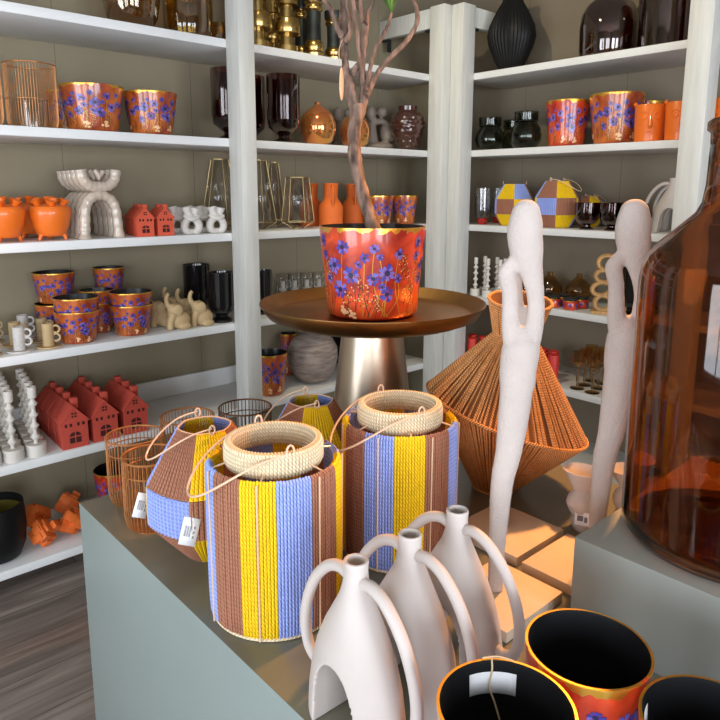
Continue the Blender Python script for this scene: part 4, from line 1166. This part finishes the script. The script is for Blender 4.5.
def face_pot():
    t = empty('face_pot'); b = MB()
    b.lathe([(.001, 0), (.050, 0), (.054, .004), (.058, .13), (.056, .134), (.052, .134), (.050, .12), (.047, .01), (.001, .01)], 36); b.build('body', orange_cl, t)
    b = MB(); r = .0575
    def on(a, z, o=0): return ((r*(.93+.07*z/.13)+o)*cos(a), (r*(.93+.07*z/.13)+o)*sin(a), z)
    b.tube([on(0, .10, -.003), on(0, .08, .002), on(0, .056, .006), on(0, .050, 0)], [.003, .006, .009, .006], 8)
    for s in (-1, 1):
        b.tube(sm([on(s*.18, .098), on(s*.38, .106), on(s*.68, .098)], 4), .0034, 6)
        b.tube(sm([on(s*.20, .088), on(s*.42, .079), on(s*.64, .088)], 4), .0036, 6)
        b.tube(sm([on(s*.20, .089), on(s*.42, .096), on(s*.64, .089)], 4), .0016, 6)
    b.tube(sm([on(-.20, .034), on(0, .037), on(.20, .034)], 4), .0038, 6); b.tube(sm([on(-.16, .031), on(0, .027), on(.16, .031)], 4), .0028, 6)
    b.build('face', orange_cl, t)
    b = MB(); b.ball((0, .055, .137), .009, n=12); b.build('ear', orange_cl, t); b = MB(); b.ball((0, -.055, .137), .009, n=12); b.build('ear', orange_cl, t)
    return t
def bobbin_glass():
    t = empty('glass_chimney_candlestick')
    b = MB(); b.lathe([(.001, 0), (.036, 0), (.036, .004), (.014, .010), (.012, .022), (.028, .032), (.028, .038), (.013, .046), (.012, .056), (.021, .062), (.021, .068), (.012, .074), (.0115, .11), (.001, .11)], 22); b.build('stick', bone_m, t)
    b = MB(); b.lathe([(.030, .0385), (.034, .060), (.034, .150), (.0325, .150), (.0325, .060), (.029, .040)], 26); b.build('chimney', clear_g, t)
    return t
def tri_rack():
    b = MB()
    for i in range(6):
        for j in range(3):
            x, y = i*.075, j*.07; h = .045
            b.add([(x, y, 0), (x+.066, y, 0), (x+.066, y+.06, 0), (x, y+.06, 0), (x+.004, y+.004, .012), (x+.062, y+.004, .012), (x+.062, y+.056, h), (x+.03, y+.056, h*.6)],
                  [[3, 2, 1, 0], [4, 5, 6, 7], [0, 1, 5, 4], [1, 2, 6, 5], [2, 3, 7, 6], [3, 0, 4, 7]], smooth=False)
    return b.build('place_card_holders', bone_m)

PAD = .004
def A_(key, fn, px, row, off, sc, label, cat, group=None, rz=0, dz=0):
    X, Y, Z = onA(px, row, off); return spawn(key, fn, (X, Y, Z+dz+.0003), rz, sc, label, cat, group)
def B_(key, fn, px, row, off, sc, label, cat, group=None, rz=0, dz=0):
    X, Y, Z = onB(px, row, off); return spawn(key, fn, (X, Y, Z+dz+.0003), rz, sc, label, cat, group)
def q(s, h): return (s, s, h)

# ---- back wall, top board
g = 'amber glass vases on the top board'
A_('urn', urn, 133, 0, .125, .97, 'round olive-amber glass vase on the top board, leftmost', 'vase', g)
A_('jarg', jarg, 189, 0, .125, .97, 'straight amber glass vase on the top board, between the round one and the post', 'vase', g)
A_('urns', urn_small, 221, 0, .09, 1, 'small amber glass cup on the top board, against the left post', 'vase', g)
g = 'turned candle holders on the top board'
A_('bh', brass_holder, 258, 0, .07, 1.3, 'brass drum candle holder beside the left post', 'candle holder', g)
A_('bh', None, 287, 0, .07, 1.3, 'brass drum candle holder with the widest drum in view, right of the post', 'candle holder', g)
A_('bh', None, 274, 0, .21, 1.25, 'brass drum candle holder standing behind the other two', 'candle holder', g)
A_('cs', castle, 314, 0, .06, q(1.12, 1.3), 'tall dark tower candle holder with brass foot, left of the tree', 'candle holder', g)
A_('cs', None, 334, 0, .06, q(1.12, 1.0), 'short dark tower candle holder with brass foot, behind the tree fork', 'candle holder', g)
A_('cs', None, 302, 0, .19, q(1.1, 1.25), 'dark tower candle holder in the second row, between brass and tall tower', 'candle holder', g)

# ---- second board
def basket_glass(): return wire_basket(.098, .23, copper_m, 58, cup=True, inner=True)()
A_('bg', basket_glass, 34, 1, .115, q(.87, .97), 'copper wire basket with a glass cup inside, left of the floral pots', 'basket', 'wire baskets on the second board')
A_('bg', None, -24, 1, .12, q(.90, .97), 'copper wire basket with a glass cup inside, cut by the left picture edge', 'basket', 'wire baskets on the second board')
g = 'floral pots on the second board'
def potat(fn, key, px, row, wpx, hpx, off, label, group, side='A', dz=0, rz=None, wdef=.20, hdef=.16, cat='plant pot'):
    P = (onA if side == 'A' else onB)(px, row, off); w = m_at(wpx, P); h = m_at(hpx, P)*1.0
    o = spawn(key, fn, (P[0], P[1], P[2]+dz+.0003), CAMDIR(P[0], P[1])+(random.uniform(-.6, .6) if rz is None else rz), (w/wdef, w/wdef, h/hdef), label, cat, group)
    return o
potat(potS, 'potS', 94, 1, 61, 44, .12, 'orange floral pot on the second board, larger of the pair left of the post', g, rz=0)
potat(potS, 'potS', 152, 1, 52, 41, .115, 'orange floral pot on the second board, the smaller of the pair left of the post', g, rz=.5)
potat(potS, 'potS', 68, 1, 38, 42, .325, 'orange floral pot mostly hidden behind the larger pot and the wire basket', g)
g = 'plum glass hurricane vases on the second board'
A_('hu', hurr, 230, 1, .085, q(1.15, 1.1), 'plum-brown glass vase on a foot, half behind the left side of the post', 'vase', g)
A_('hu', None, 250, 1, .26, q(1.15, 1.15), 'plum-brown glass vase on a foot, half behind the right side of the post', 'vase', g)
A_('hu', None, 284, 1, .09, q(1.17, 1.13), 'plum-brown glass vase on a foot, fully in view right of the post', 'vase', g)
A_('lb', lus_ball, 318, 1, .10, 1.17, 'shimmering amber ball vase left of the tree trunk', 'vase', 'amber ball vases')
A_('lb', None, 355, 1, .10, 1.05, 'shimmering amber ball vase behind the tree trunk', 'vase', 'amber ball vases')
A_('fc', figure_clay, 379, 1, .26, 1.15, 'grey seated abstract figure right of the tree trunk', 'figurine', 'grey seated figures', rz=-.6)
A_('fc', None, 346, 1, .29, 1.05, 'grey seated abstract figure behind the amber ball vase', 'figurine', 'grey seated figures', rz=-.6)
A_('bv', bumpy, 407, 1, .105, 1.1, 'dark brown glossy dimpled vase beside the corner post', 'vase')

# ---- third board
g = 'orange tulip vases'
for px, off, lab in ((52, .085, 'glossy orange multi-spout vase on three feet, front row, right'), (5, .085, 'glossy orange multi-spout vase on three feet, front row, at the left picture edge'),
                     (32, .26, 'glossy orange multi-spout vase in the second row, right, mostly hidden'), (-16, .26, 'glossy orange multi-spout vase in the second row, at the left picture edge')):
    A_('tv', tulip_vase, px, 2, off, .98, lab, 'vase', g, rz=px*.3)
g = 'bone glazed arch stands'
ords = ('first and fully visible', 'second from the front', 'third from the front', 'fourth from the front', 'last one at the back')
X0, Y0, Z0 = onA(103, 2, .035)
for i in range(5):
    spawn('av', arch_vase, (X0+.004*i, Y0+.004+.062*i, Z0+.0003), .10, q(1.0, .985), 'glazed bone arch carrying a bowl, %s in its row' % ords[i], 'stand', g)
g = 'small coral clay houses'
for (px, off, lab) in ((144, .045, 'small coral clay house, left of the front pair'), (164, .045, 'small coral clay house, right of the front pair'),
                       (139, .125, 'small coral clay house behind the left front one'), (158, .125, 'small coral clay house behind the right front one'), (136, .21, 'small coral clay house in the third row, next to the bone arches')):
    A_('sh', small_house, px, 2, off, 1.0, lab, 'tealight house', g, rz=-.05)
g = 'off-white knot vases'
for (px, off, lab) in ((192, .05, 'off-white knotted double-neck vase, front left of its group'), (217, .05, 'off-white knotted double-neck vase, front right beside the post'),
                       (178, .14, 'off-white knotted vase, second row, left'), (204, .14, 'off-white knotted vase, second row, right'), (193, .24, 'off-white knotted vase in the last row')):
    A_('kv', knot_vase, px, 2, off, .98, lab, 'vase', g, rz=-.15)
g = 'brass geometric lanterns'
A_('gl', geo_lantern(.33, .10, .042), 222, 2, .245, q(.95, .98), 'tall brass-framed glass lantern left of the post, behind the knotted vases', 'lantern', g, rz=.3)
A_('gl', None, 261, 2, .18, q(.8, .98), 'tall brass-framed glass lantern right of the post', 'lantern', g, rz=.1)
A_('gl', None, 275, 2, .335, q(.55, .98), 'tall brass-framed glass lantern at the back, behind its taller twin', 'lantern', g, rz=.5)
A_('gs', geo_lantern(.245, .088, .062), 298, 2, .10, q(.9, 1), 'short brass-framed glass lantern in front of the orange jugs', 'lantern', g, rz=.35)
g = 'orange jugs'
for (px, off, lab) in ((331, .10, 'matte orange jug, front one left of the tree trunk'), (311, .26, 'matte orange jug in the second row behind the short glass lantern'), (353, .24, 'matte orange jug directly behind the tree trunk')):
    A_('jg', jug, px, 2, off, 1.02, lab, 'jug', g, rz=radians(60))
g = 'small floral pots behind the big pot'
potat(potS, 'potS', 379, 2, 29, 29, .09, 'small orange floral pot on the third board, left of two behind the big pot', g)
potat(potS, 'potS', 404, 2, 26, 28, .09, 'small orange floral pot on the third board, right of two next to the corner post', g)

# ---- fourth board
g = 'ring-handled candle cups'
for i, (px, off, m, lab) in enumerate(((20, .06, white_sp, 'white speckled candle cup with ring handles, front row'), (49, .06, sand_m, 'sand-coloured candle cup with ring handles, front row, beside the floral pots'),
                       (-12, .06, oat_m, 'brown candle cup with ring handles at the left picture edge'), (16, .165, sand_m, 'sand-coloured candle cup with ring handles, second row behind the white one'),
                       (43, .175, oat_m, 'oat candle cup with ring handles, second row, right'), (-8, .28, oat_m, 'dark oat candle cup with ring handles, last row, left'), (24, .30, white_sp, 'pale candle cup with ring handles, last row, right'))):
    A_('rc'+m.name, ringcup(m), px, 3, off, .93, lab, 'candle holder', g, rz=-.45)
g = 'stacked floral pots on the fourth board'
def stack(px, off, wpx, lab0, lab1, h=.125, rise=.058, w1=1.0):
    P = onA(px, 3, off); w = m_at(wpx, P)
    for k_, lab in ((0, lab0), (1, lab1)):
        spawn('potI', pot_builder(amber_pot, .125, .082, .060, FRONT2, 9, 40), (P[0], P[1], P[2]+.0003+k_*rise), CAMDIR(P[0], P[1])+random.uniform(-.8, .8), q(w/.164*(1 if k_ == 0 else w1), h/.125), lab, 'plant pot', g)
stack(79, .09, 44, 'orange floral pot at the bottom of the front left stack', 'orange floral pot nested on top of the front left stack', rise=.052, w1=1.0)
stack(133, .09, 42, 'orange floral pot at the bottom of the right stack beside the elephants', 'orange floral pot nested on top of the right stack beside the elephants', rise=.052)
stack(99, .225, 34, 'orange floral pot at the bottom of the middle stack', 'orange floral pot nested on top of the middle stack', rise=.052)
stack(58, .315, 40, 'orange floral pot under the back left pot, at the wall', 'orange floral pot standing on another at the back left, highest in view', rise=.128)
stack(112, .335, 30, 'orange floral pot at the bottom of the back right stack', 'orange floral pot on top of the back right stack', rise=.128)
g = 'sand-coloured elephants'
for (px, off, lab) in ((177, .05, 'sand ceramic elephant with raised trunk, front left'), (200, .05, 'sand ceramic elephant with raised trunk, front right'),
                       (160, .15, 'sand ceramic elephant, second row, beside the pots'), (187, .14, 'sand ceramic elephant, second row, middle'), (174, .22, 'sand ceramic elephant in the last row')):
    A_('el', elephant, px, 3, off, 1.02, lab, 'figurine', g, rz=-.25)
g = 'black footed vases'
A_('bk', black_goblet, 222, 3, .075, q(1.02, 1.0), 'glossy black footed vase against the left side of the post', 'vase', g)
A_('bk', None, 198, 3, .31, q(1.1, 1.06), 'glossy black footed vase behind the elephants', 'vase', g)
A_('bk', None, 262, 3, .12, q(.9, .93), 'glossy black footed vase just right of the post', 'vase', g)
g = 'candlesticks under glass chimneys'
for i, px in enumerate((283, 295, 307, 319)):
    A_('bgl', bobbin_glass, px, 3, .33-.02*i, 1.0, 'bone candlestick with a glass chimney, %s of four behind the brass tray' % ('leftmost', 'second from left', 'third from left', 'rightmost')[i], 'candle holder', g)
A_('tr', tri_rack, 283, 3, .04, 1, 'low white ceramic wedges laid out in rows behind the brass tray', 'card holder')

# ---- fifth board
g = 'bone bobbin candlesticks'
n = 0
colname = ('right column', 'second column from the right', 'third column from the right', 'column at the left picture edge')
for c, px in enumerate((37, 14, -9, -32)):
    P = onA(px, 4, .045)
    for r in range(5 if c < 3 else 3):
        spawn('st', stick, (P[0]+.012*r-.0*c, P[1]+.075*r, P[2]+.0003), 0, 1.0, 'bone white bobbin candlestick, row %s from the front, %s' % (('one', 'two', 'three', 'four', 'five')[r], colname[c]), 'candlestick', g) if False else None
        X, Y, Z = P[0]+.010*r, P[1]+.0735*r, P[2]+.0003
        o = spawn('stk', stick, (X, Y, Z), 0, 1.0, 'bone white bobbin candlestick, %s, %s' % (('front row', 'second row', 'third row', 'fourth row', 'back row')[r], colname[c]), 'candlestick', g)
g = 'red clay houses'
cn = ('left row, beside the candlesticks', 'middle row', 'right row, nearest the baskets')
for c, (px, cnt) in enumerate(((73, 4), (103, 4), (133, 3))):
    P = onA(px, 4, .055)
    for r in range(cnt):
        X, Y, Z = P[0]+.003*r, P[1]+.0985*r*.93, P[2]+.0003
        spawn('bhs', big_house, (X, Y, Z), -.04, (.94, .93, 1.0), 'red clay tealight house with chimney, %s, %s' % (('front one', 'second from the front', 'third from the front', 'last at the back')[r], cn[c]), 'tealight house', g)
g = 'floral pots on the fifth board'
potat(potS, 'potS', 271, 4, 34, 42, .10, 'orange floral pot with black inside, between the left post and the stone ball vase', g, rz=.2)
potat(potS, 'potS', 289, 4, 16, 42, .32, 'orange floral pot mostly hidden behind the stone ball vase', g)
A_('sb', stone, 313, 4, .14, q(.98, 1.0), 'big rough grey-brown stone ball vase left of the brass pedestal', 'vase')
A_('sv', shiny, 345, 4, .285, q(.85, 1.05), 'glossy black round vase behind the stone ball vase', 'vase')

# ---- bottom board
A_('bp', bowlpot, -2, 5, .125, q(.97, .93), 'large black bowl pot with olive gold inside, on the bottom board at the left edge', 'pot')
g = 'orange block knots'
for (px, off, rz, lab) in ((44, .085, .2, 'orange block-knot ornament, front left of four'), (72, .10, 1.3, 'orange block-knot ornament, front right of four, touching the plinth corner'),
                       (38, .24, 2.1, 'orange block-knot ornament, back left of four'), (69, .27, .9, 'orange block-knot ornament, back right of four')):
    A_('pz', puzzle, px, 5, off, .80, lab, 'ornament', g, rz=rz)
potat(potS2, 'potS2', 116, 5, 38, 42, .22, 'dark orange floral pot on the bottom board, seen through the copper wire basket', 'floral pots on the bottom board', wdef=.25, hdef=.18)

# ---- right wall, top board
B_('bvz', blackvase, 510, 0, .16, 1.0, 'matte black ribbed vase with narrow neck, right of the corner posts', 'vase')
g = 'amber glass jars on the top board'
B_('bj', big_jar, 607, 0, .14, q(1.03, 1.1), 'shouldered amber glass jar on the right wall top board, left one', 'jar', g)
B_('bc', big_cyl, 664, 0, .125, q(.90, 1.0), 'straight dark amber glass jar beside the right post, top board', 'jar', g)
B_('bj', None, 639, 0, .335, q(.45, 1.0), 'amber glass jar between and behind the two front jars', 'jar', g)
B_('bc', None, 765, 0, .15, q(.8, 1.0), 'dark amber glass jar right of the right post, at the picture edge', 'jar', g)
# ---- second board
g = 'dark green glass jars'
B_('gj', green_jar, 489, 1, .09, q(.98, 1.12), 'dark green glass jar next to the corner post', 'jar', g)
B_('gj', None, 525, 1, .09, q(.98, 1.2), 'dark green glass jar left of the floral pots', 'jar', g)
B_('gj', None, 513, 1, .27, q(.95, 1.1), 'dark green glass jar behind and between the front two', 'jar', g)
g = 'floral pots on the right wall'
potat(potS2, 'potS2', 566, 1, 43, 44, .12, 'orange-red floral pot on the right wall, left one beside the green glass jars', g, 'B', rz=0, wdef=.25, hdef=.18)
potat(potS, 'potS', 614, 1, 53, 48, .125, 'orange-gold floral pot on the right wall, right one, next to the face pots', g, 'B', rz=.4)
potat(potS, 'potS', 645, 1, 33, 42, .32, 'dark floral pot hidden behind the orange face pot', g, 'B')
g = 'orange face pots'
for (px, off, lab) in ((648, .08, 'orange pot with a sleeping face, fully in view left of the right post'), (679, .08, 'orange pot with a sleeping face, half behind the right post'), (722, .09, 'orange pot with a sleeping face, right of the right post')):
    P = onB(px, 1, off); spawn('fp_', face_pot, (P[0], P[1], P[2]+.0003), CAMDIR(P[0], P[1])+.05, q(1.12, 1.2), lab, 'pot', g)
# ---- third board
g = 'clear glass hurricanes with red feet'
B_('hc', hurr_clear, 482, 2, .07, q(.78, 1.0), 'clear glass hurricane with a ruby foot, left one by the corner post', 'vase', g)
B_('hc', None, 497, 2, .27, q(.78, 1.0), 'clear glass hurricane with a ruby foot, right one beside the cord lanterns', 'vase', g)
g = 'cord lanterns on the right wall'
for (px, off, s, lab) in ((513, .13, .92, 'small faceted cord lantern on the right wall, left of the pair'), (555, .13, .98, 'small faceted cord lantern on the right wall, right of the pair'), (588, .31, .66, 'small faceted cord lantern at the back, above the dark glass bowls')):
    P = onB(px, 2, off)
    HAND = pi
    spawn('fs', faceted_lantern(FSEQ, H=.235, prof=((.075, 0), (.112, .065), (.112, .150), (.062, .235)), nc=12), (P[0], P[1], P[2]+.0025), CAMDIR(P[0], P[1])-radians(120 if px != 513 else 0), s, lab, 'lantern', g)
g = 'plum glass footed bowls'
for (px, off, lab) in ((586, .08, 'dark plum glass footed bowl right of the cord lanterns, leftmost'), (611, .085, 'dark plum glass footed bowl, middle one'), (632, .06, 'dark plum glass footed bowl behind the head of the right figure'), (618, .23, 'dark plum glass footed bowl in the second row')):
    B_('gb', goblet_bowl, px, 2, off, q(.82, 1.03), lab, 'bowl', g)
B_('wvs', lambda: copy_tree(PROTO['wv']), 669, 2, .145, q(.93, .93), 'pale two-handled vase on the right wall shelf, front one', 'vase', 'pale handled vases on the right wall', rz=.2)
B_('wvs', None, 676, 2, .29, q(.93, .93), 'pale two-handled vase on the right wall shelf, behind the front one', 'vase', 'pale handled vases on the right wall', rz=0)
# ---- fourth board
g = 'bobbin candlesticks on the right wall'
for (px, off, lab) in ((475, .05, 'bone bobbin candlestick on the right wall, leftmost beside the corner post'), (487, .05, 'bone bobbin candlestick on the right wall, second in the front row'), (499, .05, 'bone bobbin candlestick on the right wall, beside the figure, front row'),
                       (484, .15, 'bone bobbin candlestick on the right wall, second row, left'), (496, .15, 'bone bobbin candlestick on the right wall, second row, middle'), (504, .12, 'bone bobbin candlestick on the right wall, second row, behind the figure')):
    B_('skb', stickB, px, 3, off, .86, lab, 'candlestick', g)
g = 'honey glass vases'
for (px, off, lab) in ((522, .185, 'honey glass ball vase seen through the gap in the figure'), (549, .26, 'honey glass ball vase right of the figure'), (578, .31, 'honey glass ball vase, rightmost, near the ring sculpture'), (532, .345, 'honey glass ball vase in the back row')):
    B_('hv', honey, px, 3, off, q(.95, .97), lab, 'vase', g)
g = 'small floral tealight jars'
for (px, off, lab) in ((553, .05, 'small floral tealight jar, front left, right of the figure'), (570, .05, 'small floral tealight jar, front middle'), (563, .13, 'small floral tealight jar, second row, left'), (581, .13, 'small floral tealight jar, second row, right'), (540, .05, 'small floral tealight jar behind the figure'), (546, .13, 'small floral tealight jar, second row, next to the figure')):
    B_('mj', mini, px, 3, off, 1.0, lab, 'jar', g)
g = 'wooden ring sculptures'
for (px, off, lab) in ((602, .06, 'wooden sculpture of stacked rings on a base, front one'), (621, .17, 'wooden sculpture of stacked rings, behind the front one')):
    B_('rs', ring_sculpture, px, 3, off, (1.05, 1.05, 1.0), lab, 'sculpture', g, rz=radians(-60))
B_('shb', lambda: copy_tree(PROTO['bk']), 632, 3, .12, q(.95, 1.05), 'glossy black footed vase between the right figure and the amber bottle', 'vase')
# ---- fifth board
g = 'red ribbed candles'
k = 0
for j, off in enumerate((.045, .125)):
    for i, px in enumerate((472, 483, 494, 505, 541, 552)):
        P = onB(px, 4, off)
        spawn('rcn', redcandle, (P[0], P[1]-.0*j, P[2]+.0003), 0, q(.92, 1.0), 'red ribbed pillar candle behind the rope vase, %s row, %s' % (('front', 'second')[j], ('first from the corner', 'second from the corner', 'third from the corner', 'fourth from the corner', 'first right of the figure', 'second right of the figure')[i]), 'candle', g)
g = 'honey glass goblets'
for (px, off, lab) in ((577, .06, 'honey glass goblet, front left'), (592, .05, 'honey glass goblet, front right'), (584, .14, 'honey glass goblet, second row, left'), (598, .14, 'honey glass goblet, second row, right'), (590, .24, 'honey glass goblet, back row, left'), (603, .24, 'honey glass goblet, back row, right')):
    B_('gob', wine, px, 4, off, 1.0, lab, 'goblet', g)

# ------------------------------------------------------------------ light
w = bpy.data.worlds.new('daylight'); SC.world = w; w.use_nodes = True
bg = w.node_tree.nodes['Background']; bg.inputs[0].default_value = (.62, .75, 1, 1); bg.inputs[1].default_value = 1.2
def area(name, loc, rot, sx, sy, e, c):
    l = bpy.data.lights.new(name, 'AREA'); l.shape = 'RECTANGLE'; l.size = sx; l.size_y = sy; l.energy = e; l.color = c
    o = bpy.data.objects.new(name, l); COL.objects.link(o); o.location = loc; o.rotation_euler = rot; return o
for i, (p, q_, z0, z1) in enumerate(H1): area('window_daylight', ((p+q_)/2, FY-.12, (z0+z1)/2), (radians(90), 0, 0), q_-p, z1-z0, 100, (.87, .92, 1))
for i, (p, q_, z0, z1) in enumerate(H2): area('window_daylight', (LX-.12, (p+q_)/2, (z0+z1)/2), (0, radians(-90), 0), z1-z0, q_-p, 75, (.87, .93, 1))
def spot(name, loc, target, e, c, size, blend=.6, rad=.04):
    l = bpy.data.lights.new(name, 'SPOT'); l.energy = e; l.color = c; l.spot_size = radians(size); l.spot_blend = blend; l.shadow_soft_size = rad
    o = bpy.data.objects.new(name, l); COL.objects.link(o); o.location = loc
    d = Vector(target)-Vector(loc); o.rotation_euler = d.to_track_quat('-Z', 'Y').to_euler(); return o
spot('warm_spot', (2.2, .85, 2.75), (1.1, .75, .9), 330, (1, .43, .13), 58, rad=.09)
spot('warm_spot', (2.35, .55, 2.6), (1.25, 1.28, 1.95), 95, (1, .45, .14), 34, rad=.05)  # extra unseen spot, added to put warm light on the tree
spot('warm_spot', (1.4, 1.9, 2.95), (2.9, 1.5, 1.2), 45, (1, .86, .55), 110)
SC.view_settings.view_transform = 'Standard'; SC.view_settings.look = 'None'
SC.view_settings.exposure = 0.2; SC.view_settings.gamma = 1
SC.view_settings.use_curve_mapping = False
